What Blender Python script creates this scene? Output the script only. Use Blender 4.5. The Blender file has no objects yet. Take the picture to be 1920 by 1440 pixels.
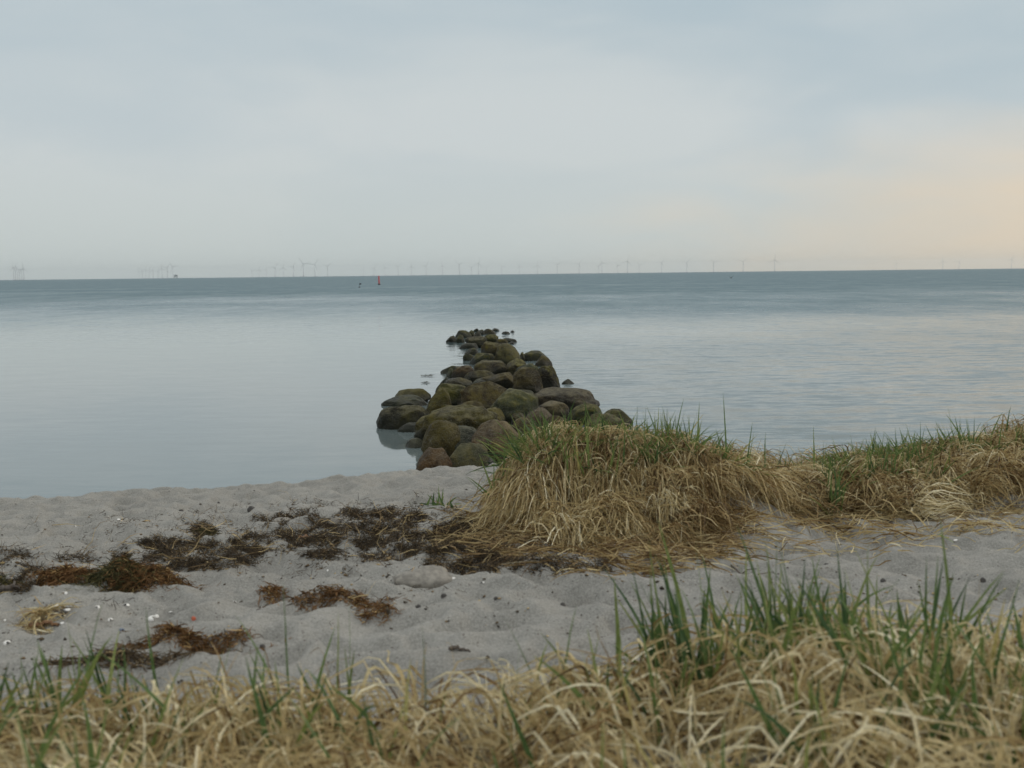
import bpy, bmesh, math, random
import numpy as np
from mathutils import Matrix, Vector, noise as mnoise

S = bpy.context.scene
COL = S.collection
R = math.radians
rng = np.random.default_rng(7)
random.seed(7)

# ------------------------------------------------------------------ camera
F = 2133.0                       # focal length in pixels of the 1920 wide photograph
CAMZ = 1.8
ROT = (Matrix.Rotation(R(90 - 5.516), 3, 'X') @ Matrix.Rotation(R(-0.656), 3, 'Z'))
cd = bpy.data.cameras.new('camera'); cam = bpy.data.objects.new('camera', cd); COL.objects.link(cam)
cam.matrix_world = Matrix.Translation((0, 0, CAMZ)) @ ROT.to_4x4()
cd.sensor_width = 36; cd.lens = 40; cd.clip_start = 0.05; cd.clip_end = 60000
cd.dof.use_dof = True; cd.dof.focus_distance = 11.0; cd.dof.aperture_fstop = 4.8
S.camera = cam
S.view_settings.view_transform = 'Standard'; S.view_settings.look = 'None'
S.view_settings.exposure = 0.16; S.view_settings.gamma = 1.0
S.cycles.use_denoising = True
S.cycles.max_bounces = 6; S.cycles.diffuse_bounces = 3; S.cycles.glossy_bounces = 3
S.cycles.transmission_bounces = 3; S.cycles.transparent_max_bounces = 4; S.cycles.volume_bounces = 0

# ------------------------------------------------------------------ node helper
class NT:
    def __init__(s, tree): s.t = tree; s.n = tree.nodes; s.l = tree.links
    def new(s, typ, **kw):
        n = s.n.new(typ)
        for k, v in kw.items(): setattr(n, k, v)
        return n
    def put(s, sock, v):
        if hasattr(v, 'is_linked') or isinstance(v, bpy.types.NodeSocket): s.l.new(v, sock)
        elif v is not None: sock.default_value = v
    def math(s, op, a, b=None, c=None, clamp=False):
        n = s.new('ShaderNodeMath', operation=op, use_clamp=clamp)
        for i, v in enumerate((a, b, c)):
            if v is not None: s.put(n.inputs[i], v)
        return n.outputs[0]
    def vmath(s, op, a, b=None, scale=None):
        n = s.new('ShaderNodeVectorMath', operation=op)
        s.put(n.inputs[0], a)
        if b is not None: s.put(n.inputs[1], b)
        if scale is not None: s.put(n.inputs['Scale'], scale)
        return n.outputs['Value'] if op in ('DOT_PRODUCT', 'LENGTH', 'DISTANCE') else n.outputs[0]
    def mix(s, f, a, b, blend='MIX'):
        n = s.new('ShaderNodeMix', data_type='RGBA', blend_type=blend)
        s.put(n.inputs[0], f); s.put(n.inputs[6], a); s.put(n.inputs[7], b)
        return n.outputs[2]
    def rng(s, v, a, b, c=0.0, d=1.0, smooth=True):
        n = s.new('ShaderNodeMapRange', interpolation_type='SMOOTHSTEP' if smooth else 'LINEAR')
        s.put(n.inputs[0], v)
        for i, q in enumerate((a, b, c, d)): s.put(n.inputs[i + 1], q)
        return n.outputs[0]
    def noise(s, vec, scale, detail=3.0, rough=0.5, dist=0.0):
        n = s.new('ShaderNodeTexNoise'); s.put(n.inputs['Vector'], vec)
        n.inputs['Scale'].default_value = scale; n.inputs['Detail'].default_value = detail
        n.inputs['Roughness'].default_value = rough; n.inputs['Distortion'].default_value = dist
        return n
    def attr(s, name, typ='GEOMETRY'):
        return s.new('ShaderNodeAttribute', attribute_name=name, attribute_type=typ)

def rgb(r, g, b): return (r, g, b, 1.0)
def srgb(r, g, b):
    f = lambda c: c / 255 / 12.92 if c <= 10 else ((c / 255 + .055) / 1.055) ** 2.4
    return (f(r), f(g), f(b), 1.0)

# ------------------------------------------------------------------ world: overcast sky with a warm low sun to the right
SUN_AZ, SUN_EL = 64.0, 15.0
W = bpy.data.worlds.new('World'); S.world = W; W.use_nodes = True
w = NT(W.node_tree); w.n.clear()
tc = w.new('ShaderNodeTexCoord').outputs['Generated']
sep = w.new('ShaderNodeSeparateXYZ'); w.l.new(tc, sep.inputs[0])
dx, dy, dz = sep.outputs
sky = w.new('ShaderNodeTexSky', sky_type='NISHITA', sun_disc=False)
sky.sun_elevation = R(SUN_EL); sky.sun_rotation = R(SUN_AZ); sky.air_density = 1.6; sky.dust_density = 3.0
st = w.vmath('MULTIPLY', tc, (1.0, 1.0, 3.4))
n1 = w.noise(st, 3.0, 3.0, 0.5, 0.35).outputs[0]
n2 = w.noise(w.vmath('ADD', st, (3.1, 1.7, 0.4)), 6.0, 4.0, 0.5, 0.5).outputs[0]
nn = w.math('ADD', w.math('MULTIPLY', n1, 0.72), w.math('MULTIPLY', n2, 0.28))
cl = w.rng(nn, 0.36, 0.64)
# more blue towards the top and the upper right, paler in the middle
up = w.rng(dz, 0.07, 0.26)
bluef = w.math('ADD', w.math('MULTIPLY', up, 0.62), w.math('MULTIPLY', w.rng(dx, 0.05, 0.45), 0.30), clamp=True)
pale = srgb(193, 200, 202); blue = srgb(167, 183, 192)
g = w.math('SUBTRACT', w.math('ADD', bluef, 0.30), w.math('MULTIPLY', cl, 0.52), clamp=True)
c = w.mix(g, pale, blue)
lowl = w.math('MULTIPLY', w.rng(dz, 0.13, 0.0), 0.75)
c = w.mix(lowl, c, srgb(188, 196, 193))
D = Vector((math.sin(R(28)), math.cos(R(28)), 0.012))
wv = w.vmath('MULTIPLY', w.vmath('SUBTRACT', tc, tuple(D)), (.80, .80, 2.8))
wl = w.vmath('LENGTH', wv)
wm = w.math('MULTIPLY', w.rng(w.math('SUBTRACT', wl, w.math('MULTIPLY', w.math('SUBTRACT', n2, 0.5), 0.25)), 0.37, 0.03), 0.70)
c = w.mix(wm, c, srgb(222, 200, 170))
c = w.mix(w.rng(dz, 0.24, 0.5), c, rgb(.585, .60, .595))
zen = w.math('ADD', 1.0, w.math('MULTIPLY', w.rng(dz, 0.30, 0.85), 0.9))
c = w.vmath('SCALE', c, scale=w.math('MULTIPLY', zen, 10.0))
c = w.mix(0.03, c, sky.outputs[0])
bg = w.new('ShaderNodeBackground'); w.l.new(c, bg.inputs[0]); bg.inputs[1].default_value = 0.1
w.l.new(bg.outputs[0], w.new('ShaderNodeOutputWorld').inputs[0])

sl = bpy.data.lights.new('sun', 'SUN'); sl.energy = 0.8; sl.angle = R(18); sl.color = (1.0, 0.88, 0.72)
so = bpy.data.objects.new('sun', sl); COL.objects.link(so)
sd = Vector((math.sin(R(SUN_AZ)) * math.cos(R(SUN_EL)), math.cos(R(SUN_AZ)) * math.cos(R(SUN_EL)), math.sin(R(SUN_EL))))
so.rotation_euler = sd.to_track_quat('Z', 'Y').to_euler(); so.location = (30, 40, 30)

# ------------------------------------------------------------------ generic helpers
def tag(o, label=None, cat=None, group=None, kind=None):
    if label: o['label'] = label
    if cat: o['category'] = cat
    if group: o['group'] = group
    if kind: o['kind'] = kind
    return o

def link(name, me, mat=None, parent=None):
    o = bpy.data.objects.new(name, me); COL.objects.link(o)
    if mat: me.materials.append(mat)
    if parent: o.parent = parent
    return o

def np_mesh(name, V, Q, attrs=None, smooth=True):
    """mesh from numpy vertices (n,3) and faces (m,k)"""
    me = bpy.data.meshes.new(name)
    V = np.ascontiguousarray(V, dtype=np.float32); Q = np.ascontiguousarray(Q, dtype=np.int32)
    k = Q.shape[1]
    me.vertices.add(len(V)); me.vertices.foreach_set('co', V.ravel())
    me.loops.add(Q.size); me.loops.foreach_set('vertex_index', Q.ravel())
    me.polygons.add(len(Q)); me.polygons.foreach_set('loop_start', np.arange(0, Q.size, k, dtype=np.int32))
    if smooth: me.polygons.foreach_set('use_smooth', np.ones(len(Q), dtype=bool))
    me.update(calc_edges=True); me.validate()
    for an, arr in (attrs or {}).items():
        a = me.attributes.new(an, 'FLOAT', 'POINT'); a.data.foreach_set('value', np.ascontiguousarray(arr, dtype=np.float32).ravel())
    return me

def grid_quads(nr, nc):
    i = np.arange(nr * nc).reshape(nr, nc)
    return np.stack([i[:-1, :-1], i[:-1, 1:], i[1:, 1:], i[1:, :-1]], -1).reshape(-1, 4)

def _hash(ix, iy, seed):
    h = (ix.astype(np.int64) * 374761393 + iy.astype(np.int64) * 668265263 + seed * 1442695041) & 0xffffffff
    h = ((h ^ (h >> 13)) * 1274126177) & 0xffffffff
    h = h ^ (h >> 16)
    return (h & 0xffffff) / float(0x1000000)

def vnoise(x, y, seed=0):
    ix = np.floor(x); iy = np.floor(y); fx = x - ix; fy = y - iy
    fx = fx * fx * fx * (fx * (fx * 6 - 15) + 10); fy = fy * fy * fy * (fy * (fy * 6 - 15) + 10)
    a = _hash(ix, iy, seed); b = _hash(ix + 1, iy, seed); c_ = _hash(ix, iy + 1, seed); d = _hash(ix + 1, iy + 1, seed)
    return (a + (b - a) * fx + (c_ - a) * fy + (a - b - c_ + d) * fx * fy) * 2 - 1

def dents(x, y, cell, seed):
    """round shallow footprints: distance to jittered cell points"""
    gx = x / cell; gy = y / cell; ix = np.floor(gx); iy = np.floor(gy)
    best = np.full(np.shape(gx), 9.0)
    for ox in (-1, 0, 1):
        for oy in (-1, 0, 1):
            px = ix + ox + _hash(ix + ox, iy + oy, seed); py = iy + oy + _hash(ix + ox, iy + oy, seed + 5)
            sz = 0.55 + 0.6 * _hash(ix + ox, iy + oy, seed + 9)
            best = np.minimum(best, np.hypot(gx - px, (gy - py)) / sz)
    return best

def sstep(a, b, v):
    t = np.clip((v - a) / (b - a), 0, 1); return t * t * (3 - 2 * t)

# ------------------------------------------------------------------ the lie of the land
RX = np.array([-9, -0.6, -0.42, -0.15, 0.05, 0.25, 0.55, 0.8, 1.24, 1.69, 2.0, 2.42, 2.9, 3.6, 5, 9, 40])
RZ = np.array([0.3, 0.3, 0.40, 0.66, 0.78, 0.835, 0.80, 0.78, 0.71, 0.63, 0.60, 0.655, 0.70, 0.73, 0.72, 0.7, 0.7])
RY = np.array([5.9, 5.9, 5.9, 5.85, 5.8, 5.8, 5.8, 5.85, 5.95, 6.05, 6.15, 6.25, 6.35, 6.4, 6.4, 6.4, 6.4])
RW = np.array([0.9, .9, .9, .88, .85, .85, .9, 1.0, 1.05, .95, .85, .8, .85, .9, 1, 1, 1])

def crest_y(x):
    return np.where(x < 0, np.maximum(9.1 + 0.405 * x, 4.2), 9.1 + 0.05 * np.minimum(x, 40)) + 0.10 * vnoise(x * 0.9, x * 0 + 3.3, 4)

def H(x, y, fine=True):
    x = np.asarray(x, float); y = np.asarray(y, float)
    s = y - crest_y(x)
    a = -0.076 * s; b = -0.30 * s; k = 0.10
    h = np.clip(0.5 + 0.5 * (b - a) / k, 0, 1)
    z = 0.31 + b * (1 - h) + a * h - k * h * (1 - h)
    z = np.where(z > 0.80, 0.80 + 0.22 * np.tanh((z - 0.80) / 0.22), z)
    z = np.maximum(z, -1.6)
    land = sstep(0.9, -0.3, s)
    base = z + 0.035 * vnoise(x * 0.8, y * 0.8, 1) * land
    # dune ridge
    rz = np.interp(x, RX, RZ); ry = np.interp(x, RX, RY); rw = np.interp(x, RX, RW)
    v = y - ry + 0.20 * vnoise(x * 1.9, y * 0.4, 11)
    prof = np.where(v < 0, sstep(-rw, -0.12, v), np.exp(-(np.maximum(v, 0) / 1.05) ** 2))
    end = sstep(-0.25, 0.14, x)
    z = base + np.maximum(rz - base, 0) * prof * end
    z = z + (0.075 * vnoise(x * 2.6, y * 2.6, 12) + .05 * vnoise(x * 1.4 + 5, y * 1.4, 13)) * prof * end
    # foreground hummock
    z = z + 0.09 * np.exp(-((x - 0.75) / 0.55) ** 2 - ((y - 2.25) / 0.5) ** 2) + 0.05 * np.exp(-((x + 0.9) / 0.5) ** 2 - ((y - 2.0) / 0.4) ** 2)
    # trampled sand in front: dips and humps
    near = land * (1 - 0.75 * prof * end)
    wx = x + 0.05 * vnoise(x * 5, y * 5, 21); wy = y + 0.05 * vnoise(x * 5, y * 5, 22)
    d1 = dents(wx, wy * 1.15, 0.30, 3); d2 = dents(wx, wy, 0.17, 8)
    d3 = dents(wx + 4, wy + 9, 0.10, 14)
    z = z + near * (-0.048 * np.exp(-(d1 / 0.36) ** 2) + 0.014 * np.exp(-((d1 - .75) / .22) ** 2) - 0.032 * np.exp(-(d2 / 0.40) ** 2) + 0.008 * np.exp(-((d2 - .75) / .2) ** 2) - .015 * np.exp(-(d3 / .38) ** 2))
    z = z + near * (0.013 * vnoise(x * 3.2, y * 4.2, 31) + 0.013 * vnoise(x * 9, y * 11, 32) + 0.006 * vnoise(x * 17, y * 21, 34))
    if fine:
        z = z + land * 0.003 * vnoise(x * 26, y * 30, 33)
    return z

def rays(X, Y):
    X = np.asarray(X, float); Y = np.asarray(Y, float)
    L = np.stack([(X - 960) / F, -(Y - 720) / F, -np.ones_like(X)], -1)
    Dv = L @ np.array(ROT).T
    return Dv / Dv[..., 1:2]                # scaled so that y = 1: multiply by the depth

def at(X, Y, d):
    q = rays(X, Y) * d; return q + np.array([0, 0, CAMZ])

def hit(X, Y):
    """points on the sand seen at photograph positions"""
    Dv = rays(X, Y); t = np.full(np.shape(X), 3.0)
    zz = np.full(np.shape(X), 0.55)
    for _ in range(25):
        t = 0.5 * t + 0.5 * np.clip((CAMZ - zz) / np.maximum(-Dv[..., 2], 1e-3), 0.5, 12)
        zz = H(Dv[..., 0] * t, t)
    return np.stack([Dv[..., 0] * t, t, zz], -1)

# ------------------------------------------------------------------ materials
def mat(name):
    m = bpy.data.materials.new(name); m.use_nodes = True
    t = NT(m.node_tree); p = m.node_tree.nodes['Principled BSDF']
    return m, t, p

def m_sand():
    m, t, p = mat('sand')
    pos = t.new('ShaderNodeNewGeometry').outputs['Position']
    big = t.noise(pos, 1.1, 4, .55).outputs[0]
    mid = t.noise(pos, 9, 5, .6).outputs[0]
    fine = t.noise(pos, 150, 4, .75).outputs[0]
    c = t.mix(t.rng(big, .35, .65), rgb(.226, .222, .203), rgb(.272, .266, .243))
    c = t.mix(t.math('MULTIPLY', t.rng(mid, .52, .72), .30), c, rgb(.19, .168, .138))
    c = t.mix(t.rng(fine, .35, .7), t.mix(.45, c, rgb(.115, .108, .095)), t.mix(.24, c, rgb(.5, .48, .44)))
    # dark grit
    vo = t.new('ShaderNodeTexVoronoi'); t.l.new(pos, vo.inputs['Vector']); vo.inputs['Scale'].default_value = 55
    gm = t.math('MULTIPLY', t.math('LESS_THAN', vo.outputs['Distance'], .17), t.math('GREATER_THAN', t.noise(pos, 6, 3).outputs[0], .53))
    c = t.mix(t.math('MULTIPLY', gm, .75), c, rgb(.07, .055, .045))
    t.l.new(c, p.inputs['Base Color']); p.inputs['Roughness'].default_value = .95
    p.inputs['Specular IOR Level'].default_value = .15
    b = t.new('ShaderNodeBump'); b.inputs['Strength'].default_value = .8; b.inputs['Distance'].default_value = .008
    hh = t.math('ADD', t.math('MULTIPLY', t.noise(pos, 70, 4, .6).outputs[0], 1.0), t.math('MULTIPLY', fine, .3))
    t.l.new(hh, b.inputs['Height']); t.l.new(b.outputs[0], p.inputs['Normal'])
    return m

def m_water():
    m, t, p = mat('sea_water')
    pos = t.new('ShaderNodeNewGeometry').outputs['Position']
    wpat = t.noise(t.vmath('MULTIPLY', pos, (.22, .085, 1)), 1.0, 11.0, .82).outputs[0]
    rip = t.math('MULTIPLY', t.attr('ripple').outputs['Fac'], t.rng(wpat, .32, .68, .70, 1.35, False)); sh = t.attr('shallow').outputs['Fac']
    def slopes(scale, vecs, amp, det=2.0):
        n = t.noise(t.vmath('MULTIPLY', pos, vecs), scale, det, .55)
        v = t.vmath('SUBTRACT', n.outputs['Color'], (.5, .5, .5))
        return t.vmath('MULTIPLY', v, (amp * .7, amp, 0))
    a = t.vmath('ADD', slopes(1.0, (1.2, 4.6, 1), .50, 3.0), slopes(1.0, (4.0, 13.0, 1), .42, 3.0))
    a = t.vmath('ADD', a, slopes(1.0, (.20, .55, 1), .14))
    a = t.vmath('SCALE', a, scale=rip)
    n = t.vmath('NORMALIZE', t.vmath('ADD', a, (0, 0, 1)))
    t.l.new(n, p.inputs['Normal'])
    t.l.new(t.mix(sh, rgb(.020, .074, .094), rgb(.145, .164, .158)), p.inputs['Base Color'])
    t.l.new(t.rng(rip, .35, 1.9, .05, .40, False), p.inputs['Roughness']); t.l.new(t.rng(rip, .4, 1.9, 1.46, 1.31, False), p.inputs['IOR'])
    return m

def m_rock():
    m, t, p = mat('boulder_rock')
    oi = t.new('ShaderNodeObjectInfo')
    g = t.new('ShaderNodeNewGeometry'); pos = g.outputs['Position']
    co = t.vmath('ADD', t.new('ShaderNodeTexCoord').outputs['Object'], t.vmath('SCALE', (7.1, 3.3, 9.7), scale=oi.outputs['Random']))
    n1 = t.noise(co, 3.5, 5, .6, .6).outputs[0]; n2 = t.noise(co, 14, 5, .65).outputs[0]; n3 = t.noise(co, 90, 3, .6).outputs[0]
    base = t.vmath('MULTIPLY', oi.outputs['Color'], (.55, .545, .35))
    c = t.mix(t.rng(n1, .35, .68), t.vmath('SCALE', base, scale=.40), t.vmath('SCALE', base, scale=1.5))
    c = t.mix(t.math('MULTIPLY', t.rng(n2, .48, .72), .5), c, t.vmath('MULTIPLY', base, (1.7, 1.35, 1.1)))
    c = t.mix(t.math('MULTIPLY', t.rng(n3, .52, .70), .42), c, rgb(.17, .155, .125))
    c = t.mix(t.math('MULTIPLY', t.rng(n3, .48, .30), .6), c, rgb(.015, .014, .012))
    # pale veins
    wv = t.noise(t.vmath('MULTIPLY', co, (1.2, 1.2, 5)), 3, 4, .6, 1.2).outputs[0]
    c = t.mix(t.math('MULTIPLY', t.rng(t.math('ABSOLUTE', t.math('SUBTRACT', wv, .5)), .018, .0), .18), c, rgb(.26, .25, .22))
    # algae growing on upper faces
    sn = t.new('ShaderNodeSeparateXYZ'); t.l.new(g.outputs['Normal'], sn.inputs[0])
    mo = t.math('ADD', t.math('ADD', t.math('MULTIPLY', sn.outputs[2], .22), n1), t.math('MULTIPLY', t.math('SUBTRACT', n2, .5), .5))
    mo = t.math('MULTIPLY', t.rng(mo, .46, .78), oi.outputs['Alpha'])
    c = t.mix(mo, c, t.mix(t.rng(n2, .35, .65), rgb(.030, .030, .006), rgb(.095, .082, .012)))
    dry = t.math('MULTIPLY', t.rng(sn.outputs[2], .45, .95), t.math('MULTIPLY', t.rng(n2, .38, .62), .26))  # paler tops: skylight on upward faces painted into the colour, broken by noise
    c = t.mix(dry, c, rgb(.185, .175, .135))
    # wet dark tide band, carried higher to paint shade on the undersides
    sp = t.new('ShaderNodeSeparateXYZ'); t.l.new(pos, sp.inputs[0])
    wz = t.math('ADD', sp.outputs[2], t.math('MULTIPLY', t.math('SUBTRACT', n1, .5), .22))
    wet = t.rng(wz, .24, .04)
    c = t.mix(t.math('MULTIPLY', wet, .82), c, rgb(.013, .014, .009))
    t.l.new(c, p.inputs['Base Color'])
    t.l.new(t.rng(wet, 0, 1, .78, .38), p.inputs['Roughness']); p.inputs['Specular IOR Level'].default_value = .15
    b = t.new('ShaderNodeBump'); b.inputs['Strength'].default_value = .7; b.inputs['Distance'].default_value = .05
    t.l.new(t.math('ADD', n2, t.math('MULTIPLY', n3, .3)), b.inputs['Height']); t.l.new(b.outputs[0], p.inputs['Normal'])
    return m

def m_blade(name, stops, trans=.25, rough=.6):
    """blades: colour picked per blade by its own number, going paler to the tip"""
    m, t, p = mat(name)
    r = t.new('ShaderNodeValToRGB'); t.l.new(t.attr('rnd').outputs['Fac'], r.inputs[0])
    el = r.color_ramp.elements
    while len(el) < len(stops): el.new(.5)
    for e, (q, c) in zip(el, stops): e.position = q; e.color = c
    pos = t.new('ShaderNodeNewGeometry').outputs['Position']
    n = t.noise(pos, 60, 3, .6).outputs[0]
    c = t.mix(t.rng(n, .3, .7), t.vmath('SCALE', r.outputs[0], scale=.78), t.vmath('SCALE', r.outputs[0], scale=1.18))
    t.l.new(c, p.inputs['Base Color']); p.inputs['Roughness'].default_value = rough
    p.inputs['Specular IOR Level'].default_value = .25
    tr = t.new('ShaderNodeBsdfTranslucent'); t.l.new(c, tr.inputs[0])
    mx = t.new('ShaderNodeMixShader'); mx.inputs[0].default_value = trans
    t.l.new(p.outputs[0], mx.inputs[1]); t.l.new(tr.outputs[0], mx.inputs[2])
    t.l.new(mx.outputs[0], t.n['Material Output'].inputs[0])
    return m

def m_plain(name, col, rough=.6, var=.25, scale=30):
    m, t, p = mat(name)
    co = t.new('ShaderNodeTexCoord').outputs['Object']
    n = t.noise(co, scale, 4, .6).outputs[0]
    c = t.mix(t.rng(n, .3, .7), rgb(*[q * (1 - var) for q in col]), rgb(*[min(1, q * (1 + var)) for q in col]))
    t.l.new(c, p.inputs['Base Color']); p.inputs['Roughness'].default_value = rough
    return m

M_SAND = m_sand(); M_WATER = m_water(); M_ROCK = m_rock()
M_DRY = m_blade('dry_blade', [(0, rgb(.10, .060, .026)), (.18, rgb(.24, .155, .065)), (.48, rgb(.45, .345, .165)), (.8, rgb(.62, .52, .30)), (1, rgb(.80, .73, .52))])
M_GREEN = m_blade('green_blade', [(0, rgb(.048, .092, .038)), (.4, rgb(.105, .168, .052)), (.75, rgb(.205, .245, .075)), (.92, rgb(.20, .24, .07)), (1, rgb(.42, .35, .13))], .36, .5)
M_WRACK = m_blade('wrack_strand', [(0, rgb(.034, .027, .019)), (.45, rgb(.070, .052, .032)), (.7, rgb(.125, .083, .042)), (.88, rgb(.25, .175, .09)), (1, rgb(.50, .38, .19))], .05, .8)
M_RUST = m_blade('rust_strand', [(0, rgb(.040, .030, .012)), (.3, rgb(.10, .050, .018)), (.65, rgb(.165, .083, .032)), (.9, rgb(.27, .165, .065)), (1, rgb(.48, .34, .15))], .08, .8)
M_DARKGREEN = m_blade('olive_strand', [(0, rgb(.025, .025, .010)), (.5, rgb(.055, .052, .018)), (.85, rgb(.10, .085, .03)), (1, rgb(.22, .17, .07))], .05, .8)

# ------------------------------------------------------------------ sand
def axis(lo, hi, step, far, grow=1.18):
    a = list(np.arange(lo, hi + step / 2, step)); s_ = step
    while a[-1] < far: s_ *= grow; a.append(a[-1] + s_)
    s_ = step
    while a[0] > -far: s_ *= grow; a.insert(0, a[0] - s_)
    return np.array(a)

xs = axis(-4.6, 4.6, .0135, 420)
ys = [0.9]
while ys[-1] < 11.0: ys.append(ys[-1] + .0075 + .0013 * ys[-1])
s_ = .03
while ys[-1] < 30: s_ *= 1.25; ys.append(ys[-1] + s_)
s_ = .02
while ys[0] > -420: s_ *= 1.22; ys.insert(0, ys[0] - s_)
ys = np.array(ys)
GX, GY = np.meshgrid(xs, ys)
GZ = H(GX, GY)
sand = link('sand', np_mesh('sand', np.stack([GX, GY, GZ], -1).reshape(-1, 3), grid_quads(len(ys), len(xs))), M_SAND)
tag(sand, 'grey trampled beach sand rising to a low dune', None, None, 'structure')

# ------------------------------------------------------------------ sea: fan of quads out to the horizon
rad = [6.0]
while rad[-1] < 18000: rad.append(rad[-1] * 1.028)
rad = np.array(rad); ang = np.linspace(R(-88), R(88), 420)
AA, RR = np.meshgrid(ang, rad)
SX = np.sin(AA) * RR; SY = np.cos(AA) * RR
wob = vnoise(SX * .05 + 7, SY * .03, 41) + .5 * vnoise(SX * .17, SY * .09, 42)
lateral = SX / np.maximum(SY, 1)                     # which side of the stone groyne
jet = -0.045 + 0.0 * SY
left = sstep(0.02, -0.10, lateral + .03 * wob)
far = sstep(math.log(27), math.log(165), np.log(SY.clip(1) * (1 + .16 * wob) + 8 * np.maximum(lateral, -.3)))
near_right = 0.75 + 0.2 * wob
streak = sstep(.25, .8, vnoise(SX * .012, SY * .045, 43)) * sstep(40, 55, SY) * sstep(420, 120, SY)
band = np.exp(-((np.log(np.maximum(SY, 1)) - np.log(36 + 6 * wob)) / .20) ** 2) * (1 - left) * .55
rip = (left * 0.05 + (1 - left) * near_right * (1 - band)) * (1 - far) + far * (1.85 - .25 * streak)
rip = np.clip(rip, .03, 5.5)
shal = sstep(60, 14, SY * (1 + .1 * wob)) * .75
sea = link('sea', np_mesh('sea', np.stack([SX, SY, SX * 0], -1).reshape(-1, 3), grid_quads(*AA.shape)[:, ::-1], {'ripple': rip, 'shallow': shal}), M_WATER)
tag(sea, 'calm grey blue sea reaching to the horizon', None, None, 'structure')

# ------------------------------------------------------------------ boulders of the groyne
def boulder_mesh(seed, rx, ry, rz, n=2.4, rough=.10, tilt=0.0, taper=0.0, cuts=5, sub=4):
    rnd = random.Random(seed)
    bm = bmesh.new(); bmesh.ops.create_icosphere(bm, subdivisions=sub, radius=1)
    off = Vector((rnd.uniform(-50, 50), rnd.uniform(-50, 50), rnd.uniform(-50, 50)))
    planes = []
    for _ in range(cuts):
        v = Vector((rnd.uniform(-1, 1), rnd.uniform(-1, 1), rnd.uniform(-.6, 1))).normalized()
        planes.append((v, rnd.uniform(.73, .94)))
    T = Matrix.Rotation(tilt, 3, 'Y')
    for v in bm.verts:
        p = v.co.normalized()
        r = (abs(p.x) ** n + abs(p.y) ** n + abs(p.z) ** n) ** (-1 / n)
        r *= 1 + rough * 1.3 * mnoise.noise(p * 1.3 + off) + rough * .75 * mnoise.noise(p * 3.1 + off) + rough * .28 * mnoise.noise(p * 8 + off) + rough * .10 * mnoise.noise(p * 19 + off)
        q = p * r
        for pn, ph in planes:
            d = q.dot(pn) - ph
            if d > 0: q -= pn * d * .8
        if taper: q.x *= 1 - taper * (q.z * .5 + .5); q.y *= 1 - .6 * taper * (q.z * .5 + .5)
        v.co = T @ Vector((q.x * rx, q.y * ry, q.z * rz))
    for f in bm.faces: f.smooth = True
    me = bpy.data.meshes.new('boulder'); bm.to_mesh(me); bm.free()
    return me

BROWN = (.085, .066, .038); OLIVE = (.080, .070, .028); DARK = (.035, .032, .022); RED = (.105, .064, .055)
GREY = (.10, .10, .085); SLATE = (.065, .080, .090); PURPLE = (.085, .070, .070); GREEN = (.045, .055, .030); PALE = (.15, .14, .105)
BLUE = (.085, .10, .10); PINK = (.16, .115, .09); ORANGE = (.13, .085, .03); SUNK = (.17, .20, .18)
def A(u0, u1, v0, v1): return (820 + u0 / 8, 820 + u1 / 8, 605 + v0 / 8, 605 + v1 / 8)
def B(u0, u1, v0, v1): k = 3.42857; return (680 + u0 / k, 680 + u1 / k, 600 + v0 / k, 600 + v1 / k)
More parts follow.
